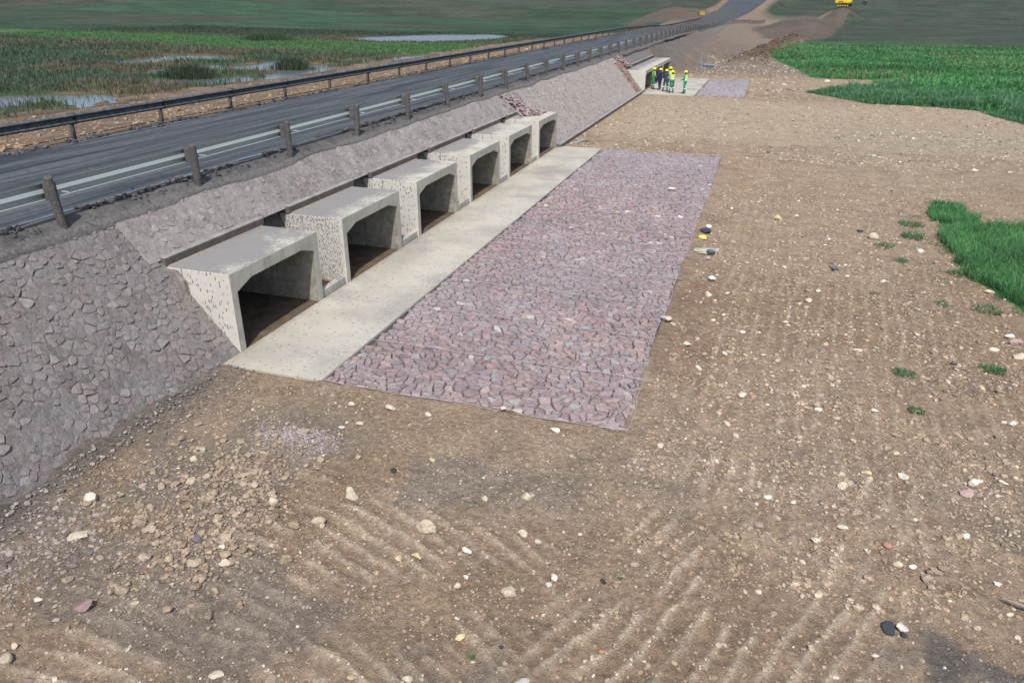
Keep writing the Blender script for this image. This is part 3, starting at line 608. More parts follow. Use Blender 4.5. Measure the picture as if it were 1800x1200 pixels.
# ---------------- gabion mattresses (purple rock under wire mesh)
GAB = [(0.240, 0.190, 0.195), (0.260, 0.203, 0.204), (0.220, 0.178, 0.186), (0.255, 0.188, 0.190), (0.230, 0.197, 0.204), (0.275, 0.220, 0.216), (0.210, 0.170, 0.178)]
def gab_color(r, grey=0.0, pinkish=0.0):
    c = np.array(r.choice(GAB)) * r.uniform(0.88, 1.14) * np.array((1.02, 0.982, 0.955))
    x = r.random()
    if x < 0.006: c = np.array((0.46, 0.43, 0.39))
    elif x < 0.025: c = np.array((0.32, 0.26, 0.23))
    elif x < 0.06: c = np.array((0.26, 0.255, 0.26))
    return c * (1 - grey) + np.array((0.225, 0.215, 0.235)) * grey
def gabion(x0, x1, y0, y1, d, label, grey, nparts, seed, mesh_to, cell=2.08):
    root = empty('gabion_mattress', (0, 0, 0), label, 'gabion')
    r = random.Random(seed)
    def sag(x, y):      # each compartment is slightly pillowed between its laced seams
        a = np.abs(np.sin(np.pi * (y - y0) / cell)) ** 0.5; b = np.abs(np.sin(np.pi * (x - x0) / 1.02)) ** 0.5
        return 0.022 * a + 0.014 * b
    def rag_x(y): return x1 - 0.07 + 0.22 * (float(fbm(y, 0 * y, 1.6, 3, 66)) - 0.5)
    def rag_y(x): return y0 + 0.05 + 0.16 * (float(fbm(x, 0 * x + 5, 1.3, 3, 67)) - 0.5)
    frame = lambda A: np.stack([A[:, 0], A[:, 1], A[:, 2] - 0.085 + sag(A[:, 0], A[:, 1])], 1)
    st = []; co = []
    for poly, c in voronoi_cells(x0 / 1.25 + 0.03, x1 / 1.25 - 0.03, y0 + 0.03, y1 - 0.03, d, 0.49, seed):
        poly = [(p[0] * 1.25, p[1]) for p in poly]
        poly = [(min(max(p[0], x0), rag_x(p[1])), min(max(p[1], rag_y(p[0])), y1)) for p in poly]
        if len(set(poly)) < 3: continue
        st.append(stone_geo(poly, r, 0.015, (0.055, 0.092), -0.07, 0.22, (0.78, 0.97), 0.16))
        co.append((0.86 + 0.28 * float(fbm(c[0] * 1.25, c[1], 1.6, 3, 55))) * gab_color(r, min(0.9, grey + 1.3 * max(0.0, float(fbm(c[0] * 1.25, c[1], 2.6, 3, 57)) - 0.46) + 0.5 * float(sstep(24, 38, c[1])) + 0.25 * (r.random() < 0.3))))
    stone_bed(root, st, co, frame, M['gabion'], lambda c: c[2] / (math.hypot(c[0], c[1]) + 2), nparts)
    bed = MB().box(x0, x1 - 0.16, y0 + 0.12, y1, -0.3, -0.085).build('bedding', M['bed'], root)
    # laced seams: thicker selvedge wires and the pale twist of lacing
    yy = y0
    while yy < y1 + 0.1:
        yq = min(max(yy, y0 + 0.01), y1 - 0.01); pts = [(x, yq + 0.05 * (vnoise(x * 1.3, yq, 3) - 0.5), 0.024 + 0.05 * float(vnoise(x * 2, yq, 4))) for x in np.linspace(x0, x1, 26)]
        MB().tube(pts, 0.0058, 5).build('lacing_wire', M['wire'], root); yy += cell
    for xx in (x0, x1):
        pts = [((rag_x(y) if xx == x1 else xx), y, 0.01 + 0.03 * float(vnoise(y, xx, 6))) for y in np.linspace(y0, y1, 40)]
        MB().tube(pts, 0.0075, 5).build('selvedge_wire', M['wire'], root)
    if mesh_to > y0:
        # hexagonal double-twist netting, flat wires
        a, bb = 0.085, 0.11; nx = int((x1 - x0) / a); ny = int((mesh_to - y0) / bb); E = []
        i, j = np.meshgrid(np.arange(nx), np.arange(ny)); i = i.ravel(); j = j.ravel(); ox = x0 + (i + 0.5 * (j % 2)) * a; oy = y0 + j * bb
        A = np.stack([ox, oy], 1)
        segs = [(A, A + (a / 2, 0.045)), (A + (a / 2, 0.045), A + (a, 0.0)), (A + (a / 2, 0.045), A + (a / 2, bb))]
        P = np.concatenate([s_[0] for s_ in segs]); Q = np.concatenate([s_[1] for s_ in segs]); ok = (P[:, 0] < x1) & (Q[:, 0] < x1) & (Q[:, 1] < y1); P = P[ok]; Q = Q[ok]
        dd = Q - P; L = np.hypot(dd[:, 0], dd[:, 1])[:, None]; nn = np.stack([-dd[:, 1], dd[:, 0]], 1) / L * 0.0016
        zz = lambda p: 0.024 + sag(p[:, 0], p[:, 1]) + 0.05 * (fbm(p[:, 0], p[:, 1], 0.3, 2, 8) - 0.5)
        V = np.concatenate([np.column_stack([P - nn, zz(P)]), np.column_stack([P + nn, zz(P)]), np.column_stack([Q + nn, zz(Q)]), np.column_stack([Q - nn, zz(Q)])]); m = len(P); k = np.arange(m)
        o = link('wire_netting', set_mesh('wire_netting', V, np.stack([k, k + m, k + 2 * m, k + 3 * m], 1), None, False, [M['wire']]), root); o['kind'] = 'stuff'
    return root
M['bed'] = mat_plain('shadowed_rock_bedding', (0.10, 0.085, 0.088), 0.95, 0.1, 0, 12, (0.6, 1.4), 0.8)  # dark tone puts the shade between the stones into the bed colour
gabion(-7.62, -1.50, 11.12, 38.1, 0.142, 'long purple stone gabion mattress under wire mesh beside the near concrete apron', 0.0, 300, 11, 25.0)
gabion(-5.45, -1.5, 64.2, 78.9, 0.26, 'far blue-grey stone gabion mattress where the workers stand', 0.8, 0, 12, 0)

# ---------------- mortared stone pitching on the embankment
SN = np.array([0.757, 0.0, 0.654])                               # normal of the pitched plane
def slope_frame(lift=0.0):
    def f(A):
        s = A[:, 1]; z = s * 0.7567; x = -10.0 - s * 0.6537        # s runs up the slope
        h = A[:, 2] + lift
        return np.stack([x + SN[0] * h, A[:, 0], z + SN[2] * h], 1)
    return f
S_TOP = 2.88 / 0.7567
PIT = [(0.172, 0.150, 0.146), (0.192, 0.164, 0.158), (0.155, 0.140, 0.138), (0.202, 0.178, 0.170), (0.182, 0.152, 0.148), (0.165, 0.153, 0.151)]
def pitching(label, y0, y1, s0, s1, d, seed, nparts, keep=None, lift=0.0, h=(0.012, 0.06), gap=0.09, light=1.0, skip=0.08, mort=(0.172, 0.158, 0.152), relief=0.05, pink=0.03, rnd=0.0, clean=False):
    root = empty('stone_pitching', (0, 0, 0), label, 'stone pitching')
    r = random.Random(seed); fr = slope_frame(lift); st = []; co = []
    for poly, c in voronoi_cells(y0, y1, s0, s1, d, 0.45, seed, keep):
        if r.random() < skip: continue
        poly = [(min(max(p[0], y0), y1), min(max(p[1], s0), s1)) for p in poly]
        if len(set(poly)) < 4: continue
        st.append(stone_geo(poly, r, gap, h, -0.05, 0.14, (0.74, 0.93), 0.20, rnd=float(r.random() < 0.55)))
        cc = np.array(r.choice(PIT)) * r.uniform(0.85, 1.18) * light; x = r.random()
        if x < pink: cc = np.array((0.215, 0.165, 0.162))
        elif x < pink + 0.03: cc = np.array((0.24, 0.232, 0.226))
        co.append(cc)
    stone_bed(root, st, co, fr, M['pitch_clean' if clean else 'pitch'], lambda c: c[2] / (abs(c[0] - 2) + 4), nparts, smooth=False)
    grid_surface('mortar_bed', root, fr, y0, y1, s0 - 0.10, s1, 0.05 if y1 - y0 < 16 else 0.09, 0.05, lambda U, W: relief * (fbm(U, W, 0.13, 4, seed + 5) - 0.32),
                 lambda U, W: np.array(mort) * (0.72 + 0.56 * fbm(U, W, 0.6, 4, seed + 8))[..., None], M['mortar_clean' if clean else 'mortar'])
    return root
pitching('grey stone-pitched slope left of the nearest culvert opening', -3.0, CULV_Y[0] + 0.03, 0.0, S_TOP, 0.155, 21, 300, h=(0.004, 0.034), gap=0.015, skip=0.06, relief=0.05, rnd=0.0)
pitching('smooth mortared stone panel above the row of six culverts', CULV_Y[0] - 0.35, CULV_Y[-1] + CW + 0.3, 1.97 / 0.7567, 2.78 / 0.7567, 0.18, 22, 60, lift=0.03, h=(-0.004, 0.02), gap=0.03, skip=0.15, mort=(0.215, 0.200, 0.194), relief=0.035, light=1.25, pink=0.01, clean=True)
pitching('light grey stone-pitched slope between the six culverts and the far culvert', CULV_Y[-1] + CW + 0.02, FCULV_Y0 - 0.02, 0.0, S_TOP, 0.19, 23, 0, h=(0.003, 0.035), light=1.5, gap=0.05, mort=(0.275, 0.248, 0.236), clean=True)
# side edge of the raised panel
MB().prism([(slope_x(2.08) + 0.07, 2.12), (slope_x(2.08) - 0.3, 1.9), (slope_x(2.86) - 0.3, 2.75), (slope_x(2.86) + 0.07, 2.92)], 'y', CULV_Y[0] - 0.36, CULV_Y[0] - 0.33)

# ================================================================== culverts
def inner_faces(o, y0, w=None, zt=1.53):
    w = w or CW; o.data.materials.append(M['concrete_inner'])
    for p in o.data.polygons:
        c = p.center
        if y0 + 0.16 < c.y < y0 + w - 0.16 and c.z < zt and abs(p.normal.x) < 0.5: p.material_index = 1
def culvert(y0, k, label, side, top):
    root = empty('box_culvert', (-9.97, y0 + CW / 2, 0), label, 'culvert', 'row of six concrete culverts')
    root.location = (0, 0, 0)
    prof = [(0, 0), (0, 1.78), (CW, 1.78), (CW, 0), (CW - 0.2, 0), (CW - 0.2, 1.33), (CW - 0.72, 1.50), (0.72, 1.50), (0.2, 1.33), (0.2, 0)]
    P = [(y0 + a, b) for a, b in prof]; x = -9.97
    for L in (1.2, 1.2, 1.2, 4.6):
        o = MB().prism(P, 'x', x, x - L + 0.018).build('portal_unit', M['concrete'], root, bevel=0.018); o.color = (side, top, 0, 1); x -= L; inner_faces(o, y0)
    o = MB().prism([(-11.52, 1.782), (-11.52, 1.955), (-11.54, 1.975), (-11.76, 1.985), (-11.76, 1.782)], 'y', y0 - 0.02, y0 + CW + 0.08).build('parapet', M['parapet'], root, bevel=0.012)
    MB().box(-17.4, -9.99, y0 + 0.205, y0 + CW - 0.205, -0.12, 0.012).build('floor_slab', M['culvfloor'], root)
    MB().box(-17.5, -17.4, y0 + 0.2, y0 + CW - 0.2, 0, 1.5).build('added_end_stop', M['culvfloor'], root)  # added to close the cell so no daylight leaks in from behind
    # mortar fillet left along the top behind the parapet foot
    MB().prism([(-11.517, 1.781), (-11.517, 1.80), (-11.47, 1.783)], 'y', y0 + 0.05, y0 + CW - 0.03).build('mortar_fillet', M['fillet'], root, jit=0.006)
    if k == 0:      # mortar haunch that fills the corner between the slope and the side wall
        hp = [(-10.98, 1.05), (-11.06, 1.55), (-11.22, 1.74), (-11.80, 1.79), (-11.9, 1.05)]
        MB().prism(hp, 'y', y0 - 0.13, y0 - 0.002).build('mortar_haunch', M['haunch'], root, bevel=0.045, jit=0.012)
    if k < 5:
        MB().prism([(-10.02, -0.1), (-10.02, 0.20), (-10.14, 0.24), (-10.24, -0.1)], 'y', y0 + CW + 0.003, CULV_Y[k + 1] - 0.003).build('sill', M['concrete'], root, bevel=0.02).color = (0.3, 0.5, 0, 1)
    return root
M['concrete_inner'] = mat_plain('damp_shaded_inner_concrete', (0.27, 0.26, 0.225), 0.92, 0.15, 0, 2.5, (0.72, 1.12), 0.3, dirt=((0.12, 0.11, 0.09), 0.5))  # damp stains, plus the shade inside the cells put into the darker grey
def mat_parapet():
    t = NT('mud_stained_concrete'); N = t.xyz(t.geo.outputs['Normal']); n = t.noise(3, 6, 0.65); n2 = t.noise(25, 5, 0.7)
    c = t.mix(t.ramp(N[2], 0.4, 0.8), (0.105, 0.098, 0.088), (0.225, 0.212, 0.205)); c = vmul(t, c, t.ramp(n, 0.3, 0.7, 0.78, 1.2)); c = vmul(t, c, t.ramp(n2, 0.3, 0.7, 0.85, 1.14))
    t.bump(n2, 0.4, 0.02); return t.fin(c, 0.93, 0.15)
M['parapet'] = mat_parapet()
M['culvfloor'] = mat_plain('dark_brown_floor', (0.10, 0.075, 0.055), 0.95, 0.1, 0, 3, (0.7, 1.25), 0.4)  # dark brown for the cell floors and the pieces closing their ends
M['fillet'] = mat_plain('reddish_mortar', (0.24, 0.195, 0.165), 0.95, 0.1, 0, 10)
M['haunch'] = mat_plain('grey_haunch_mortar', (0.185, 0.172, 0.165), 0.95, 0.1, 0, 7, (0.7, 1.2), 0.6)
names = ['nearest culvert of the row of six, side wall sparsely flecked with mud', 'second culvert from the camera in the row, side wall thick with mud splashes',
         'third culvert from the camera in the row of six', 'fourth culvert from the camera in the row of six', 'fifth culvert of the row, its roof pale and nearly clean',
         'farthest culvert of the row of six, rubble heaped on its roof']
for k, y0 in enumerate(CULV_Y):
    culvert(y0, k, names[k], (0.50, 0.80, 0.62, 0.58, 0.34, 0.14)[k], (0.70, 0.80, 0.55, 0.30, -0.10, -0.6)[k])
# concrete apron: three bays
ap = empty('concrete_apron', (-8.8, 11.1, 0), 'pale concrete apron slab flecked with mud along the culvert mouths', 'apron'); ap.location = (0, 0, 0)
for a, b in ((11.12, 20.2), (20.215, 29.2), (29.215, 38.1)):
    e = 0.02
    mb = MB().prism([(-9.985, -0.2), (-9.985, 0.02), (-7.64, 0.035), (-7.64, -0.2)], 'y', a, b)
    mb.build('slab_bay', M['apron'], ap, bevel=0.012)
# toe beam from the last culvert to the far culvert
tb = empty('toe_beam', (-9.9, 50, 0), 'long low concrete toe beam at the foot of the far pitched slope', 'kerb'); tb.location = (0, 0, 0)
yy = CULV_Y[-1] + CW + 0.02
while yy < FCULV_Y0 - 0.6:
    MB().box(-9.98, -9.72, yy, min(yy + 3.98, FCULV_Y0 - 0.3), -0.2, 0.16 + random.uniform(-0.01, 0.01)).build('beam_length', M['toe'] if 'toe' in M else M['parapet'], tb, bevel=0.015); yy += 4.0

# far culvert with three cells in one frame
fc = empty('box_culvert', (-10, 74, 0), 'far triple culvert behind the group of workers', 'culvert'); fc.location = (0, 0, 0)
FH = 1.66; FW = FCULV_Y1 - FCULV_Y0; n = 3; cw = (FW - 0.28) / n
prof = [(FCULV_Y0, 0), (FCULV_Y0, FH), (FCULV_Y1, FH), (FCULV_Y1, 0)]
for q in range(n):      # one portal per cell, side by side
    a = FCULV_Y0 + q * (FW / n) + 0.004; b = a + FW / n - 0.008
    P = [(a, 0), (a, FH), (b, FH), (b, 0), (b - 0.28, 0), (b - 0.28, 1.15), (b - 0.65, 1.35), (a + 0.65, 1.35), (a + 0.28, 1.15), (a + 0.28, 0)]
    o = MB().prism(P, 'x', -9.8, -17.4).build('portal_unit', M['concrete'], fc, bevel=0.02); o.color = (0.02, 0.35, 0, 1); inner_faces(o, a, FW / n, 1.4)
    MB().box(-17.4, -9.83, a + 0.285, b - 0.285, -0.12, 0.01).build('floor_slab', M['culvfloor'], fc); MB().box(-17.5, -17.4, a + .28, b - .28, 0, 1.35).build('added_end_stop', M['culvfloor'], fc)  # cell ends closed by added stops against daylight
MB().prism([(-11.5, FH + 0.002), (-11.5, FH + 0.25), (-11.72, FH + 0.25), (-11.72, FH + 0.002)], 'y', FCULV_Y0 + 0.2, FCULV_Y1 - 0.2).build('parapet', M['parapet'], fc, bevel=0.012)
fa = empty('concrete_apron', (-8, 66, 0), 'far concrete apron in front of the triple culvert', 'apron'); fa.location = (0, 0, 0)
MB().prism([(-9.82, -0.2), (-9.82, 0.02), (-5.47, 0.035), (-5.47, -0.2)], 'y', 64.0, 79.2).build('slab_bay', M['apron'], fa, bevel=0.012)

# ================================================================== guardrails
def wbeam(side):
    """W-beam section in (x, z); side=+1 when the corrugation faces +x"""
    p = [(0.0, 0.155), (0.014, 0.153), (0.050, 0.130), (0.076, 0.110), (0.082, 0.098), (0.080, 0.086), (0.060, 0.070), (0.025, 0.050), (0.008, 0.034), (0.0, 0.014), (0.0, -0.014)]; p = p + [(x, -z) for x, z in p[::-1][1:]]
    return [(side * x, z) for x, z in p]
def rail_panel(parent, pts, side, mat, zc):
    """pts: two 3D ends (ground points); a folded steel plate 3 mm thick with overlap"""
    a, b = Vector(pts[0]), Vector(pts[1]); d = (b - a); L = d.length; d.normalize(); nx = Vector((d.y, -d.x, 0)).normalized()
    prof = wbeam(1); V = []; F = []
    m = len(prof); ends = [a - d * 0.06, a + d * L * 0.35, a + d * L * 0.7, b + d * 0.06]
    for e in ends:
        for x, z in prof: V.append(e + nx * (side * x) + Vector((0, 0, zc + z)))
        for x, z in prof: V.append(e + nx * (side * (x - 0.004)) + Vector((0, 0, zc + z)))
    for s in range(3):
        o = s * 2 * m; q = (s + 1) * 2 * m
        for k in range(m - 1):
            F.append((o + k, o + k + 1, q + k + 1, q + k)); F.append((o + m + k + 1, o + m + k, q + m + k, q + m + k + 1))
        F.append((o, q, q + m, o + m)); F.append((o + m - 1, o + 2 * m - 1, q + 2 * m - 1, q + m - 1))
    return MB().add(V, F).build('rail_panel', mat, parent, smooth=True)
def post_mesh(rad, hgt, seed, sq=False):
    r = random.Random(seed); mb = MB(); n = 10
    if sq:
        mb.tube([(0, 0, -0.3), (0, 0, hgt * 0.5), (0, 0, hgt - 0.02), (0, 0, hgt)], [rad, rad * 0.99, rad * 0.98, rad * 0.9], n)
    else:
        mb.tube([(0, 0, -0.3), (0, 0, 0.3), (0.006, 0, 0.6), (0, 0.004, hgt - 0.025), (0, 0, hgt)], [rad * 1.03, rad, rad * 0.99, rad * 0.97, rad * 0.88], n)
    return mb
def guardrail(label, line, side, post_off, post_mat, rail_mat, zc, lean, h, near):
    root = empty('guardrail', (0, 0, 0), label, 'guardrail')
    for k, p in enumerate(line):
        px = p[0] + post_off; r = random.Random(k + 77 * near)
        po = post_mesh(0.085 if near else 0.072, h + r.uniform(-0.02, 0.03), k).build('post', post_mat, root)
        po.location = (px + r.uniform(-.02, .02), p[1], p[2]); po.rotation_euler = (math.radians(lean[1] + r.uniform(-1.6, 1.6)), math.radians(lean[0] + r.uniform(-1.6, 1.6)), r.uniform(0, 3))
        # spacer block between post and rail
        bl = MB().box(min(p[0], px) + 0.004, max(p[0], px) - 0.004, p[1] - 0.07, p[1] + 0.07, p[2] + zc - 0.17, p[2] + zc + 0.17).build('spacer_block', post_mat, root, bevel=0.012)
        if p[1] < 45:
            MB().tube([(px + post_off * 0.9, p[1], p[2] + zc + 0.02), (px + post_off * 1.75, p[1] + 0.004, p[2] + zc + 0.02)], 0.014, 6).build('bolt', M['wire'], root)
    for a, b in zip(line[:-1], line[1:]):
        rail_panel(root, (a, b), side, rail_mat, zc)
    return root
near_line = []; y = 6.57
while y < 167: near_line.append((-12.70, y, float(road_z(y)) - (0.0))); y += 3.81
x0, y0 = -12.70, near_line[-1][1]
for k in range(1, 32):      # the rail flares away from the road where it meets the hill
    t = k / 31; near_line.append((x0 + 9.0 * t ** 1.2, y0 + 120 * t, 0))
near_line = [(a, b, (c if c else float(land(np.array([a]), np.array([b]))[0]) + 0.02)) for a, b, c in near_line]
guardrail('near steel guardrail on timber posts seen from its back', near_line, -1, 0.20, M['timber'], M['galv'], 0.62, (-3.5, 3.0), 0.89, 1)
far_line = []; y = 6.6
while y < 236: far_line.append((-20.05 + (0.25 if y > 100 else 0) * 0, y, float(road_z(y)))); y += 3.78
guardrail('far dark dusty guardrail across the road with its face to the camera', far_line, 1, -0.17, M['farpost'] if 'farpost' in M else M['timber'], M['galv_shaded_dusty'], 0.60, (0.5, 0.5), 0.74, 0)

# ================================================================== loose stones
def ico(sub):
    bm = bmesh.new(); bmesh.ops.create_icosphere(bm, subdivisions=sub, radius=1); V = np.array([v.co[:] for v in bm.verts]); F = np.array([[v.index for v in f.verts] for f in bm.faces]); bm.free(); return V, F
ICO1 = ico(1); ICO2 = ico(2); ICO3 = ico(3)
def rock_shape(base, seed, rough=0.28, cuts=5, flat=0.6):
    """angular stone: a sphere cut by random planes and roughened"""
    r = np.random.default_rng(seed); V = base[0].copy()
    for _ in range(cuts):
        n = r.normal(size=3); n /= np.linalg.norm(n); d = r.uniform(0.38, 0.80); s = V @ n; V = V - np.maximum(0, s - d)[:, None] * n[None]
    V = V * (1 + rough * (r.random((len(V), 1)) - 0.5)); V[:, 2] *= flat; V[:, 0] *= r.uniform(0.85, 1.2); V[:, 1] *= r.uniform(0.7, 1.0)
    return V / np.abs(V[:, :2]).max()
VAR1 = [rock_shape(ICO1, 100 + k, 0.3, 3, 0.62) for k in range(10)]
VAR2 = [rock_shape(ICO2, 200 + k, 0.14, 6, 0.62) for k in range(10)]
def scatter(name, P, size, colors, mat, var=VAR1, face=ICO1[1], sink=0.42, label=None, cat=None, smooth=False):
    """many small stones in one mesh"""
    n = len(P); idx = rng.integers(0, len(var), n); B = np.stack(var)[idx]; a = rng.uniform(0, 2 * np.pi, n); ca, sa = np.cos(a), np.sin(a)
    sc = np.asarray(size)[:, None]; X = (B[:, :, 0] * ca[:, None] - B[:, :, 1] * sa[:, None]) * sc; Y = (B[:, :, 0] * sa[:, None] + B[:, :, 1] * ca[:, None]) * sc
    Z = B[:, :, 2] * sc * rng.uniform(0.7, 1.25, n)[:, None]; Z = Z + (P[:, 2] + np.asarray(size) * (0.55 - sink))[:, None]
    V = np.stack([X + P[:, :1], Y + P[:, 1:2], Z], -1); m = B.shape[1]
    F = (face[None] + (np.arange(n) * m)[:, None, None]).reshape(-1, 3)
    me = set_mesh(name, V.reshape(-1, 3), F, np.repeat(colors, m, 0), smooth, [mat]); o = link(name, me); o['kind'] = 'stuff'
    return tag(o, label, cat)
KIND = {'block': (0.52, 0.48, 0.41), 'round': (0.40, 0.345, 0.265), 'clod': (0.31, 0.245, 0.172), 'pale': (0.47, 0.41, 0.315), 'white': (0.52, 0.49, 0.43), 'purple': (0.225, 0.155, 0.152), 'beige': (0.38, 0.32, 0.24),
        'flat': (0.42, 0.365, 0.29), 'darkp': (0.13, 0.11, 0.13), 'lump': (0.47, 0.405, 0.31), 'yellow': (0.52, 0.43, 0.25), 'dark': (0.045, 0.048, 0.055), 'brick': (0.46, 0.20, 0.12), 'red': (0.40, 0.20, 0.17), 'mauve': (0.33, 0.24, 0.225), 'slab': (0.40, 0.34, 0.29)}
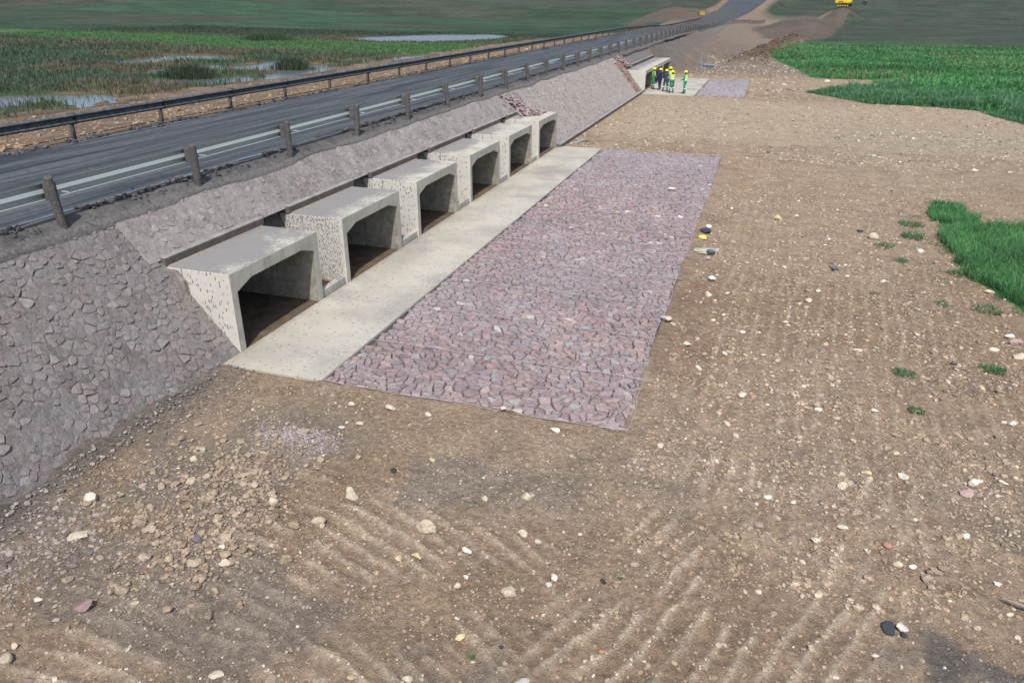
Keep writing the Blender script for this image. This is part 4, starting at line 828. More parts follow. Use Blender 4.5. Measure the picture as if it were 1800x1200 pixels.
ROCKS = [
    (-8.86, 6.66, 0.255, 'block', 'white block-shaped stone at the foot of the stone-pitched slope'),
    (-6.18, 7.42, 0.166, 'round', 'smooth pale pebble at the right edge of the earth clods'),
    (-5.32, 7.27, 0.19, 'round', 'rounded grey-beige stone below the crushed purple gravel heap'),
    (-5.61, 7.07, 0.19, 'clod', 'crumbly tan lump left of the rounded grey-beige stone'),
    (-6.06, 6.13, 0.169, 'pale', 'pale angular stone at the lower right edge of the earth clods'),
    (-6.28, 6.36, 0.11, 'white', 'small white chip just above the pale angular stone by the clods'),
    (-7.16, 4.89, 0.232, 'purple', 'large purple rock near the left edge of the ground'),
    (-7.04, 5.28, 0.156, 'beige', 'upright grey-beige stone right of the large purple rock'),
    (-6.64, 5.16, 0.106, 'beige', 'small beige stone to the right of the large purple rock'),
    (-7.9, 4.84, 0.121, 'white', 'white stone amid grey gravel at the left edge'),
    (-7.5, 4.19, 0.108, 'pale', 'grey angular stone above the rounded beige stone at left edge'),
    (-7.41, 4.0, 0.167, 'round', 'rounded beige stone cut by the left picture edge'),
    (-8.37, 5.9, 0.293, 'flat', 'flat pale rubble patch of stone below the white block'),
    (-6.95, 3.88, 0.162, 'purple', 'purple stone in the bottom left corner'),
    (-5.31, 6.45, 0.166, 'clod', 'crumbly tan lump at the start of the tyre ridges'),
    (-5.01, 4.62, 0.162, 'flat', 'flat tan slab of stone on the lower left tyre ridges'),
    (-6.67, 6.35, 0.145, 'darkp', 'dark purple stone chip among the earth clods'),
    (-8.22, 8.27, 0.189, 'round', 'round pale stone on top of the earth clods'),
    (-8.14, 8.02, 0.14, 'pale', 'pale square stone touching the round one on the earth clods'),
    (-5.2, 7.99, 0.246, 'pale', 'pale angular rock with a pointed end below the gravel heap'),
    (-3.73, 7.57, 0.304, 'lump', 'biggest pale lumpy rock in the middle of the foreground'),
    (-3.68, 7.1, 0.162, 'yellow', 'smooth cream-yellow stone below the biggest lumpy rock'),
    (-3.89, 6.98, 0.096, 'yellow', 'small tan stone left of the smooth cream-yellow stone'),
    (-3.08, 7.42, 0.155, 'white', 'flat white stone right of the cream-yellow stone'),
    (-2.65, 8.83, 0.185, 'lump', 'pale craggy rock standing below the mattress corner'),
    (-3.24, 8.59, 0.136, 'round', 'tan rounded stone left of the craggy rock'),
    (-2.44, 8.0, 0.174, 'lump', 'tan craggy rock below the other craggy rock'),
    (-2.18, 7.9, 0.105, 'round', 'pinkish rounded stone touching the lower craggy rock'),
    (-2.89, 6.93, 0.085, 'white', 'small oval white pebble below the flat white stone'),
    (-1.78, 7.29, 0.114, 'white', 'white pointed shard in the centre foreground'),
    (-1.83, 7.14, 0.092, 'white', 'oval white pebble next to the white pointed shard'),
    (-2.26, 6.83, 0.181, 'lump', 'sandy lump of earth on a light tyre ridge'),
    (-2.95, 6.75, 0.113, 'beige', 'tan angular stone left of the sandy lump'),
    (-1.71, 5.58, 0.214, 'white', 'large bright white rock at the bottom edge of the picture'),
    (-2.6, 5.99, 0.133, 'yellow', 'yellow-tan leaf-shaped shard above the bottom edge'),
    (-2.93, 5.23, 0.128, 'round', 'round beige stone at the bottom edge'),
    (-3.53, 5.04, 0.103, 'yellow', 'ochre stone at the bottom left of the round beige stone'),
    (-1.14, 7.44, 0.107, 'dark', 'dark blue-grey stone right of the white shard'),
    (-0.93, 6.32, 0.085, 'brick', 'orange brick fragment near the bottom edge'),
    (-4.87, 8.8, 0.128, 'dark', 'dark slate chip below the near edge of the mattress'),
    (-2.07, 5.99, 0.065, 'dark', 'small black pebble above the large bright white rock'),
    (2.31, 7.75, 0.208, 'dark', 'large black rock with a white stone touching its right side'),
    (2.45, 7.79, 0.149, 'white', 'white stone touching the right side of the black rock'),
    (2.46, 7.7, 0.096, 'dark', 'small black stone below the white one beside the black rock'),
    (2.38, 11.11, 0.167, 'yellow', 'bright yellow stone on the tracks right of centre'),
    (1.96, 10.66, 0.197, 'pale', 'pale oval stone below left of the yellow stone'),
    (2.95, 11.3, 0.18, 'white', 'upright white shard right of the yellow stone'),
    (4.02, 11.5, 0.254, 'white', 'long white stone near the right edge'),
    (4.43, 11.62, 0.149, 'white', 'stubby white stone right of the long white stone'),
    (1.9, 9.55, 0.167, 'block', 'white cube-like stone above a dark damp patch'),
    (1.52, 9.12, 0.137, 'pale', 'pale flat stone left below the white cube-like stone'),
    (2.5, 9.37, 0.149, 'red', 'red stone on the dark damp patch'),
    (3.56, 9.95, 0.141, 'white', 'white triangular stone below the long white stone'),
    (0.77, 9.34, 0.162, 'mauve', 'mauve oval stone right of centre'),
    (0.99, 9.52, 0.156, 'mauve', 'pinkish mauve stone next to the mauve oval one'),
    (2.57, 9.0, 0.122, 'pale', 'pale flat stone below the red stone'),
    (2.75, 9.04, 0.114, 'white', 'thin white chip right below the red stone'),
    (1.97, 7.96, 0.15, 'beige', 'broad beige stone above left of the black rock'),
    (3.79, 11.09, 0.209, 'mauve', 'purple-grey stone under the long white stone'),
    (0.06, 10.79, 0.116, 'white', 'single white stone below the mattress corner on the right'),
    (3.76, 9.03, 0.109, 'white', 'white chip at the right edge above the grey damp patch'),
    (2.12, 7.3, 0.1, 'white', 'white oval stone below the black rock'),
    (3.35, 8.12, 0.101, 'beige', 'tan stone at the lower edge of the grey damp patch'),
    (3.96, 25.51, 0.317, 'round', 'tan boulder left of the near grass patch'),
    (3.58, 26.06, 0.247, 'dark', 'dark grey stone just left of the tan boulder'),
    (6.32, 21.15, 0.226, 'pale', 'pale stone at the edge of the near grass patch'),
    (5.17, 24.49, 0.217, 'white', 'small white stone left of the near grass patch'),
    (6.04, 18.05, 0.24, 'white', 'white stone on top of the rubble below the near grass patch'),
    (6.1, 17.72, 0.279, 'mauve', 'purple stone in the rubble below the near grass patch'),
    (5.96, 16.94, 0.255, 'pale', 'pale stone at the right edge under the purple rubble stone'),
    (2.03, 14.57, 0.147, 'pale', 'pale round stone right of the mattress, lower of a pair'),
    (2.04, 14.99, 0.162, 'beige', 'beige stone right of the mattress, upper of a pair'),
    (1.76, 18.88, 0.183, 'pale', 'pale stone on the earth right of the mattress middle'),
    (2.74, 13.37, 0.139, 'white', 'whitish stone below the small green weed'),
    (1.82, 13.69, 0.162, 'mauve', 'pinkish stone below the pair right of the mattress'),
    (-2.75, 10.88, 0.221, 'white', 'white stone lying on the mattress near edge by its corner'),
    (-3.79, 11.13, 0.133, 'white', 'small white stone on the near edge of the mattress'),
    (-1.54, 16.37, 0.299, 'slab', 'pale slab leaning on the right edge of the mattress'),
    (-1.32, 16.21, 0.173, 'beige', 'beige block beside the slab on the mattress edge'),
    (1.03, 26.75, 0.309, 'yellow', 'cream-yellow rock on the earth right of the mattress'),
    (-5.86, 10.62, 0.195, 'pale', 'long pale stone under the near edge of the mattress'),
    (-5.1, 10.66, 0.143, 'pale', 'pale oval stone along the near edge of the mattress'),
    (-6.37, 9.71, 0.132, 'white', 'upright greenish white shard by the crushed gravel heap'),
    (-6.35, 9.89, 0.076, 'white', 'tiny white cube of stone right of the greenish shard'),
    (-6.09, 9.88, 0.141, 'round', 'round olive-tan stone right of the greenish shard'),
    (-6.63, 10.52, 0.119, 'pale', 'pale chip above the greenish white shard'),
    (-4.44, 9.34, 0.113, 'yellow', 'yellow stone below the near edge of the mattress'),
    (-0.97, 21.54, 0.205, 'mauve', 'pinkish flat stone below the spilled concrete'),
    (-0.71, 18.53, 0.193, 'pale', 'pale stone right of the mattress below the white bag'),
    (-0.89, 15.27, 0.199, 'white', 'bright white split stone right of the mattress corner'),
    (-0.44, 16.84, 0.127, 'yellow', 'small yellow stone above right of the split white stone'),
    (10.98, 65.48, 0.466, 'pale', 'pale rock at the edge of the tall green weeds'),
    (9.43, 38.05, 0.278, 'white', 'white rock on the gravel flat at far right'),
    (5.46, 79.48, 0.614, 'pale', 'flat pale rock on the bare strip before the far green field'),
    (5.53, 40.86, 0.233, 'white', 'white stone in the middle of the gravel flat'),
]
seen = 0
for k, (x, y, s, kd, lab) in enumerate(ROCKS):
    rough, cuts, flat = {'lump': (0.30, 3, 0.75), 'clod': (0.34, 2, 0.7), 'round': (0.05, 2, 0.7), 'flat': (0.14, 5, 0.22), 'slab': (0.06, 6, 0.3), 'block': (0.05, 9, 0.55), 'white': (0.10, 10, 0.55)}.get(kd, (0.10, 7, 0.6))
    V = rock_shape(ICO3 if s > 0.2 else ICO2, 500 + k, rough, cuts, flat) * (s * 0.56); V[:, 1] *= 0.85
    a = random.uniform(-0.6, 0.6); ca, sa = math.cos(a), math.sin(a); V = np.stack([V[:, 0] * ca - V[:, 1] * sa, V[:, 0] * sa + V[:, 1] * ca, V[:, 2]], 1)
    zg = float(land(np.array([x]), np.array([y]))[0]); on_mat = (-7.6 < x < -1.5 and 11.1 < y < 38)
    if on_mat: zg = 0.08
    c = np.array(KIND[kd]) * random.uniform(0.9, 1.1)
    me = set_mesh('rock', V, (ICO3 if s > 0.2 else ICO2)[1], np.repeat(c[None], len(V), 0), kd == 'round', [M['clod'] if kd in ('clod', 'lump') else M['rock']])
    nm = 'earth_lump' if kd == 'clod' or 'lump of earth' in lab else ('brick_fragment' if kd == 'brick' else 'rock')
    o = link(nm, me, None, (x, y, zg - V[:, 2].min() * 0.55)); tag(o, lab, 'earth lump' if nm == 'earth_lump' else ('brick' if nm == 'brick_fragment' else 'rock'))
# stones that nothing sets apart: still one object each
PAL = np.array([(0.38, 0.325, 0.26), (0.45, 0.40, 0.33), (0.31, 0.255, 0.20), (0.265, 0.212, 0.168), (0.55, 0.51, 0.44), (0.29, 0.22, 0.205), (0.12, 0.12, 0.125), (0.42, 0.35, 0.23)])
def pal(n, w=(0.20, 0.07, 0.30, 0.27, 0.02, 0.06, 0.05, 0.03)): 
    return PAL[rng.choice(len(PAL), n, p=np.array(w) / sum(w))] * rng.uniform(0.82, 1.15, (n, 1))
for cnt, (xa, xb, ya, yb), (sa, sb), lab, grp in ((85, (-0.9, 5.6, 12, 30), (0.10, 0.20), 'small loose stone on the rough earth right of the purple mattress', 'stones right of the mattress'),
                                                  (60, (0.3, 4.8, 6.8, 12), (0.06, 0.12), 'small loose stone on the tracked earth at the lower right', 'stones at the lower right'),
                                                  (50, (-7.2, 0.0, 4.6, 10.6), (0.045, 0.085), 'small loose stone on the tyre-ridged earth in the foreground', 'stones in the foreground')):
    meshes = []
    for k in range(12):
        V = rock_shape(ICO2, 900 + k, 0.12, 7, 0.55); c = pal(1, (0.3, 0.3, 0.1, 0.05, 0.15, 0.05, 0.03, 0.05)); meshes.append(set_mesh('small_stone', V, ICO2[1], np.repeat(c, len(V), 0), False, [M['rock']]))
    for k in range(cnt):
        x = random.uniform(xa, xb); y = ya + (yb - ya) * random.random() ** 1.3; s = random.uniform(sa, sb) * 0.5 * random.uniform(0.75, 1.2)
        o = link('small_stone', random.choice(meshes), None, (x, y, float(land(np.array([x]), np.array([y]))[0]) + s * 0.18)); o.scale = (s, s * random.uniform(0.7, 1), s * random.uniform(0.7, 1.1)); o.rotation_euler = (0, 0, random.uniform(0, 6.28)); tag(o, lab, 'stone', grp)
def rand_pts(n, xa, xb, ya, yb, dens, ypow=1.0):
    x = rng.uniform(xa, xb, n); y = ya + (yb - ya) * rng.random(n) ** ypow; k = rng.random(n) < dens(x, y); x = x[k]; y = y[k]
    clear = ~((x > -10) & (x < -1.45) & (y > 11.05) & (y < 38.2)) & ~((x > -9.9) & (x < -1.4) & (y > 63.9) & (y < 79.3)); x = x[clear]; y = y[clear]
    return np.stack([x, y, land(x, y)], 1)
# crumbs of the same soil give the bare earth its grain
P = rand_pts(34000, -9.6, 6.5, 3.2, 20, lambda x, y: 0.2 + 0.8 * sstep(0.40, 0.60, fbm(x, y, 0.9, 3, 331)), 1.5)
scatter('soil_crumbs', P, np.clip(rng.lognormal(math.log(0.015), 0.45, len(P)), 0.007, 0.05), land_color(P[:, 0], P[:, 1], P[:, 2])[0] * rng.uniform(0.75, 1.3, (len(P), 1)), M['clod'], label='crumbs of dry soil over the bare earth')
P = rand_pts(30000, -1.3, 10, 8, 40, lambda x, y: (0.25 + 0.75 * sstep(0.42, 0.58, fbm(x, y, 1.1, 3, 333))) * ~in_poly(x, y, NEAR_GRASS), 1.3)
scatter('soil_crumbs', P, np.clip(rng.lognormal(math.log(0.021), 0.5, len(P)), 0.009, 0.08), land_color(P[:, 0], P[:, 1], P[:, 2])[0] * rng.uniform(0.7, 1.3, (len(P), 1)), M['clod'], label='soil lumps and crumbs over the rough earth on the right')
# gravel: fine in the foreground, stonier to the right and on the pale flat
P = rand_pts(26000, -9.6, 6.0, 3.2, 13.5, lambda x, y: 0.25 + 0.75 * sstep(0.42, 0.62, fbm(x, y, 1.3, 3, 301)))
scatter('gravel', P, np.clip(rng.lognormal(math.log(0.011), 0.45, len(P)), 0.005, 0.034), pal(len(P)), M['rock'], label='fine gravel strewn over the foreground earth')
P = rand_pts(24000, -1.3, 9.5, 10, 42, lambda x, y: (0.35 + 0.65 * sstep(0.4, 0.62, fbm(x, y, 1.7, 3, 303))) * ~in_poly(x, y, NEAR_GRASS), 1.4)
scatter('gravel', P, np.clip(rng.lognormal(math.log(0.020), 0.5, len(P)), 0.009, 0.085), pal(len(P)), M['rock'], label='stony rubble strewn right of the purple mattress')
P = rand_pts(17000, -9.6, 17, 38, 66, lambda x, y: (0.3 + 0.7 * sstep(0.4, 0.6, fbm(x, y, 2.7, 3, 305))) * (x < field_edge(y) - 0.2), 1.2)
scatter('gravel', P, np.clip(rng.lognormal(math.log(0.04), 0.45, len(P)), 0.02, 0.14), pal(len(P), (0.28, 0.10, 0.28, 0.22, 0.02, 0.04, 0.05, 0.03)) * 0.92, M['rock'], label='pale gravel over the flat before the far culvert')
P = rand_pts(5000, -8, 4, 66, 110, lambda x, y: (x < field_edge(y)) * 0.6); scatter('gravel', P, np.clip(rng.lognormal(math.log(0.07), 0.5, len(P)), 0.03, 0.3), pal(len(P)) * 0.85, M['rock'], label='gravel and clods on the earth beyond the far mattress')
P = rand_pts(16000, -36.5, -20.4, 15, 95, lambda x, y: 0.3 + 0.7 * sstep(0.4, 0.6, fbm(x, y, 2.0, 3, 307)), 1.3); scatter('gravel', P, np.clip(rng.lognormal(math.log(0.045), 0.5, len(P)), 0.02, 0.2), pal(len(P), (0.25, 0.12, 0.3, 0.2, 0.05, 0.05, 0.02, 0.05)) * np.array((0.66, 0.56, 0.47)), M['rock'], label='brown rocky fill on the verge beyond the far guardrail')
# crumbled earth clods
def clod_pts(n, line, w, seed):
    t = rng.random(n); k = t * (len(line) - 1); i = np.minimum(k.astype(int), len(line) - 2); f = k - i; L = np.array(line); p = L[i] * (1 - f[:, None]) + L[i + 1] * f[:, None] + rng.normal(size=(n, 2)) * w
    return np.stack([p[:, 0], p[:, 1], land(p[:, 0], p[:, 1])], 1)
CL = np.array([(0.275, 0.215, 0.160), (0.315, 0.255, 0.195), (0.24, 0.186, 0.138)])
P = np.concatenate([clod_pts(1500, [(-7.2, 8.7), (-7.0, 7.9), (-6.6, 7.1), (-6.7, 6.3), (-6.9, 5.6)], 0.42, 1), clod_pts(1200, [(-8.2, 8.2), (-7.4, 7.2), (-7.0, 6.2)], 0.75, 2), clod_pts(220, [(-6.0, 6.7), (-6.5, 5.9)], 0.25, 3)])
P = P[P[:, 0] > -9.4]
scatter('earth_clods', P, np.clip(rng.lognormal(math.log(0.019), 0.65, len(P)), 0.008, 0.09), CL[rng.integers(0, 3, len(P))] * rng.uniform(0.85, 1.2, (len(P), 1)), M['clod'], VAR2, ICO2[1], 0.2, label='heap of crumbled tan earth clods left of the tyre ridges')
P = rand_pts(2600, -1.2, 6.2, 7, 24, lambda x, y: sstep(0.45, 0.6, fbm(x, y, 1.0, 3, 311))); scatter('earth_clods', P, np.clip(rng.lognormal(math.log(0.035), 0.45, len(P)), 0.015, 0.09), CL[rng.integers(0, 3, len(P))] * rng.uniform(0.8, 1.1, (len(P), 1)), M['clod'], VAR1, ICO1[1], 0.3, label='small earth clods in the tracks right of the mattress')
P = clod_pts(1500, [(-3.2, 101), (-0.5, 130), (4.0, 172)], 1.2, 5); scatter('earth_clods', P, np.clip(rng.lognormal(math.log(0.14), 0.45, len(P)), 0.05, 0.45), np.array((0.10, 0.075, 0.053)) * rng.uniform(0.7, 1.3, (len(P), 1)), M['clod'], label='dark spoil bank of clods along the far field')
# mud crumbs pushed off the road
def crumbs(x0, sx, n, ya, yb, s, lab, zf):
    y = ya + (yb - ya) * rng.random(n) ** 1.5; x = x0 + rng.normal(size=n) * sx; k = fbm(y, y * 0 + x0, 1.3, 3, 321) > 0.42; x = x[k]; y = y[k]
    P = np.stack([x, y, zf(x, y)], 1); scatter('mud_crumbs', P, np.clip(rng.lognormal(math.log(s), 0.5, len(P)), 0.012, 0.11), np.array((0.072, 0.073, 0.076)) * rng.uniform(0.55, 1.5, (len(P), 1)), M['clod'], label=lab)
crumbs(-12.93, 0.10, 2600, 4, 70, 0.030, 'dark mud crumbs along the near edge of the road', lambda x, y: 3.03 + 0 * x)
crumbs(-12.66, 0.10, 900, 4, 60, 0.020, 'mud crumbs around the near guardrail posts', lambda x, y: 2.99 + 0 * x)
crumbs(-19.75, 0.14, 2600, 12, 110, 0.045, 'dark mud crumbs under the far guardrail', lambda x, y: 3.0 + 0 * x)
# crushed purple gravel heap by the mattress corner
P = rng.normal(size=(2200, 2)) * (0.38, 0.22) + (-6.85, 9.08); P = np.stack([P[:, 0], P[:, 1], land(P[:, 0], P[:, 1])], 1)
o = scatter('gravel_heap', P, np.clip(rng.lognormal(math.log(0.011), 0.4, len(P)), 0.005, 0.035), np.array((0.28, 0.24, 0.25)) * rng.uniform(0.45, 1.6, (len(P), 1)), M['rock'], label='low heap of crushed purple-grey gravel near the apron corner')
# grey gravel at the left edge foot of the slope
P = rng.normal(size=(1500, 2)) * (0.5, 1.0) + (-8.7, 5.4); P = P[P[:, 0] > -9.9]; P = np.stack([P[:, 0], P[:, 1], land(P[:, 0], P[:, 1])], 1)
scatter('gravel', P, np.clip(rng.lognormal(math.log(0.018), 0.55, len(P)), 0.006, 0.07), np.array((0.22, 0.19, 0.165)) * rng.uniform(0.5, 1.5, (len(P), 1)), M['rock'], label='grey gravel at the foot of the slope by the left edge')

n_ = 1100; yy = rng.uniform(2.5, 11.2, n_); P = np.stack([-9.72 + np.abs(rng.normal(size=n_)) * 0.30 - 0.14, yy, np.zeros(n_)], 1); P[:, 2] = land(P[:, 0], P[:, 1], True) + 0.02
scatter('gravel', P, np.clip(rng.lognormal(math.log(0.016), 0.5, len(P)), 0.006, 0.06), np.array((0.20, 0.18, 0.165)) * rng.uniform(0.5, 1.5, (len(P), 1)), M['rock'], label='line of grey grit along the toe of the pitched slope')
# rubble of purple stones heaped on the last culvert, one object per stone
rub = [set_mesh('rubble_stone', rock_shape(ICO2, 700 + k, 0.10, 8, 0.5), ICO2[1], np.repeat((np.array(random.choice(GAB)) * random.uniform(0.85, 1.12))[None], len(ICO2[0]), 0), False, [M['gabion']]) for k in range(12)]
def rubble(n, fx, s, lab, grp, r):
    for k in range(n):
        p = fx(r); q = s * r.uniform(0.6, 1.3); o = link('rubble_stone', r.choice(rub), None, p); o.scale = (q, q * r.uniform(0.6, 1), q * r.uniform(0.7, 1.2)); o.rotation_euler = (r.uniform(-.7, .7), r.uniform(-.7, .7), r.uniform(0, 6.3)); tag(o, lab, 'stone', grp)
def on_roof(r):
    x = r.uniform(-12.3, -10.45); y = max(35.0 + 0.75 * (x + 12.0), min(37.75, r.gauss(36.4 + 0.2 * (x + 11.4), 0.75)))
    pile = 0.40 * math.exp(-((x + 11.5) / 0.75) ** 2 - ((y - 36.4) / 1.0) ** 2)
    z = max(1.83, (-10 - x) / 0.864 + 0.05) + r.random() * pile * 0.6; return (x, y, z)
rubble(150, on_roof, 0.145, 'broken purple stone in the rubble heap on the farthest of the six culverts', 'rubble on the sixth culvert', random.Random(5))
def by_far(r):
    t = r.random(); y = 65.4 - 0.2 * t + r.gauss(0, 0.55) + 1.8 * t; z = 2.55 - 0.85 * t + r.random() * 0.15; return (slope_x(z) - 0.0 + r.uniform(-.1, .2), y, z + 0.1)
rubble(80, by_far, 0.16, 'broken purple stone heaped on the slope above the far culvert', 'rubble above the far culvert', random.Random(6))
# reddish chute of small stones beside the far culvert
P = np.stack([np.zeros(900), 64.6 + rng.normal(size=900) * 0.55, rng.random(900) * 2.4], 1); P[:, 0] = slope_x(P[:, 2]) + 0.06
scatter('stone_chute', P, np.clip(rng.lognormal(math.log(0.06), 0.4, len(P)), 0.03, 0.14), np.array((0.225, 0.165, 0.142)) * rng.uniform(0.7, 1.3, (len(P), 1)), M['rock'], label='reddish chute of small stones down the slope beside the far culvert')

# ================================================================== vegetation
def blades(name, P, h, w, color, lean=0.35, tip=1.25, label=None, cat=None, kind='stuff', parent=None, origin=None):
    """tapering bent blades; P (n,3), h and w arrays, colour (n,3)"""
    n = len(P); h = np.asarray(h) * np.ones(n); w = np.asarray(w) * np.ones(n); a = rng.uniform(0, 2 * np.pi, n); b = rng.uniform(0, 2 * np.pi, n); ln = lean * rng.random(n) ** 0.7
    d = np.stack([np.cos(a), np.sin(a), np.zeros(n)], 1); s = np.stack([np.cos(b), np.sin(b), np.zeros(n)], 1); up = np.array([0, 0, 1.0])
    m1 = P + d * (ln * h * 0.30)[:, None] + up * (h * 0.55)[:, None]; t1 = P + d * (ln * h)[:, None] + up * (h * (1 - 0.35 * ln))[:, None]
    V = np.stack([P - s * w[:, None] / 2, P + s * w[:, None] / 2, m1 + s * w[:, None] * 0.38, m1 - s * w[:, None] * 0.38, t1], 1); k = np.arange(n) * 5
    C = np.repeat(color[:, None], 5, 1) * np.array([0.8, 0.8, 1.0, 1.0, tip])[None, :, None]
    V = V.reshape(-1, 3)
    if origin is not None: V = V - np.array(origin)
    me = set_mesh(name, V, [np.stack([k, k + 1, k + 2, k + 3], 1), np.stack([k + 3, k + 2, k + 4], 1)], np.clip(C.reshape(-1, 3), 0, 1), False, [M['blade']])
    o = link(name, me, parent, origin)
    return tag(o, label, cat, kind=kind)
def greens(n, pals, jitter=0.25):
    p = np.array(pals)[rng.integers(0, len(pals), n)]; return p * rng.uniform(1 - jitter, 1 + jitter, (n, 1))
LUSH = [(0.052, 0.168, 0.060), (0.068, 0.200, 0.072), (0.095, 0.228, 0.085), (0.045, 0.138, 0.055)]
def pts_in(n, xa, xb, ya, yb, ok, ypow=1.0):
    x = rng.uniform(xa, xb, n); y = ya + (yb - ya) * rng.random(n) ** ypow; k = ok(x, y); x = x[k]; y = y[k]; return np.stack([x, y, land(x, y)], 1)
# near grass patch
P = pts_in(90000, 5.8, 13.5, 18.5, 30.5, lambda x, y: in_poly(x + 1.5 * (fbm(x, y, 0.9, 4, 401) - 0.5), y + 1.5 * (fbm(x, y, 0.9, 4, 403) - 0.5), NEAR_GRASS))
tall = 0.28 + 0.42 * fbm(P[:, 0], P[:, 1], 1.1, 3, 405)
tall = tall * 0.85; blades('grass', P, tall * rng.uniform(0.6, 1.15, len(P)), 0.014, np.where((rng.random(len(P)) < 0.05)[:, None], np.array((0.20, 0.24, 0.10)), greens(len(P), LUSH, 0.35) * (0.8 + 0.8 * fbm(P[:, 0], P[:, 1], 0.9, 3, 407))[:, None]), 0.7, label='dense lush grass patch at the right edge', cat='grass')
P = pts_in(26000, 4.6, 10, 18, 31.5, lambda x, y: (fbm(x, y, 0.6, 4, 451) > 0.63) & (np.abs(x - np.interp(y, [18, 20.2, 22.7, 25, 27.2, 29.6, 31.5], [7.6, 6.7, 6.0, 6.1, 6.2, 6.3, 6.6])) < 1.4 * rng.random(len(x))))
blades('grass', P, rng.uniform(0.05, 0.2, len(P)), 0.012, greens(len(P), LUSH), 0.9, label='scattered low tufts thinning out along the near grass patch', cat='grass')
# broad green field
def fieldok(x, y): return (x > field_edge(y) + 2.6 * (fbm(x, y, 2.2, 4, 411) - 0.45)) & (x > -4) & (fbm(x, y, 3.0, 4, 412) > 0.30)
P = pts_in(150000, -4, 66, 54, 150, fieldok, 1.35); dist = np.hypot(P[:, 0], P[:, 1]); nn = fbm(P[:, 0], P[:, 1], 5, 3, 413)
dl = sstep(125, 185, P[:, 1] + 0.1 * (P[:, 0] - 20))
cc = greens(len(P), LUSH, 0.35) * (0.45 + 1.1 * fbm(P[:, 0] * 0.5, P[:, 1], 4, 4, 414))[:, None]; cc = cc * (1 - dl[:, None]) + greens(len(P), [(0.055, 0.078, 0.056), (0.07, 0.075, 0.06)]) * dl[:, None]  # far blades dulled as well, cloud shade put into their colour
hay = (rng.random(len(P)) < 0.30 * sstep(0.52, 0.68, fbm(P[:, 0] * 0.5, P[:, 1], 6, 3, 415)))[:, None]; cc = np.where(hay, np.array((0.19, 0.21, 0.10)), cc)
ed_ = 0.30 + 0.70 * sstep(0.0, 3.5, P[:, 0] - field_edge(P[:, 1]))
blades('meadow_grass', P, ed_ * (0.22 + 0.33 * nn) * rng.uniform(0.7, 1.2, len(P)) * (1 + dist / 220), 0.03 + dist / 1300, cc, 0.8, label='broad field of lush green grass beyond the bare earth', cat='grass')
# taller leafy weeds along the edge of that field
def weed_edge(x, y): 
    d = x - field_edge(y); e = np.minimum(np.abs(d), 50); return (d > -0.2) & (y < 74) & ((d < 4.5) | (y < 70)) & (fbm(x, y, 2.2, 3, 421) > 0.42)
P = pts_in(60000, 3, 24, 53, 74, weed_edge); cc = greens(len(P), [(0.06, 0.17, 0.075), (0.08, 0.21, 0.095), (0.115, 0.25, 0.12), (0.07, 0.15, 0.095)])
blades('tall_weeds', P, (0.35 + 0.65 * sstep(0.0, 1.8, P[:, 0] - field_edge(P[:, 1]))) * rng.uniform(0.35, 1.0, len(P)) * (0.30 + 1.5 * fbm(P[:, 0], P[:, 1], 1.6, 3, 423)), 0.05, cc, 0.8, label='thicket of tall leafy weeds along the edge of the green field', cat='weeds')
# marsh grass and hillside tussocks on the far side of the road
def marsh(x, y): return (x < -37.3 + 2.5 * (fbm(x, y, 1.5, 3, 431) - 0.5)) & (~pool_mask(x, y) | (rng.random(len(x)) < 0.22 * (y < 90) * (fbm(x, y, 2.0, 3, 432) > 0.48))) & (fbm(x, y, 2.5, 3, 433) > 0.25)
P = pts_in(150000, -118, -34, 17, 140, marsh, 1.25); dist = np.hypot(P[:, 0], P[:, 1]); bn = sstep(0.45, 0.6, fbm(P[:, 0], P[:, 1], 7, 4, 131))[:, None]
g = greens(len(P), [(0.062, 0.102, 0.060), (0.078, 0.120, 0.068), (0.062, 0.090, 0.060)]); br = greens(len(P), [(0.135, 0.120, 0.085), (0.115, 0.105, 0.072), (0.085, 0.105, 0.065)]); cc = g * (1 - bn) + br * bn
bd = P[:, 1] + 0.12 * (P[:, 0] + 50); band = (sstep(80, 85, bd) * sstep(108, 101, bd))[:, None]; cc = cc * (1 - band) + greens(len(P), [(0.075, 0.165, 0.060), (0.06, 0.14, 0.06), (0.095, 0.185, 0.075)]) * band
hl = sstep(118, 135, 0.93 * P[:, 1] - 0.22 * P[:, 0])[:, None]; cc = cc * (1 - hl) + greens(len(P), [(0.045, 0.075, 0.050), (0.062, 0.075, 0.055)]) * hl  # hillside blades carry the same painted cloud shade
P[:, 2] = np.maximum(P[:, 2], WATER_Z - 0.05)
blades('marsh_grass', P, (0.22 + 0.5 * fbm(P[:, 0], P[:, 1], 3, 3, 437)) * (1 - 0.35 * band[:, 0]) * (1 - 0.4 * sstep(95, 105, P[:, 1])) * rng.uniform(0.6, 1.2, len(P)), 0.03 + dist / 1700, cc, 0.7, label='marsh grass growing round the pools beyond the road', cat='grass')
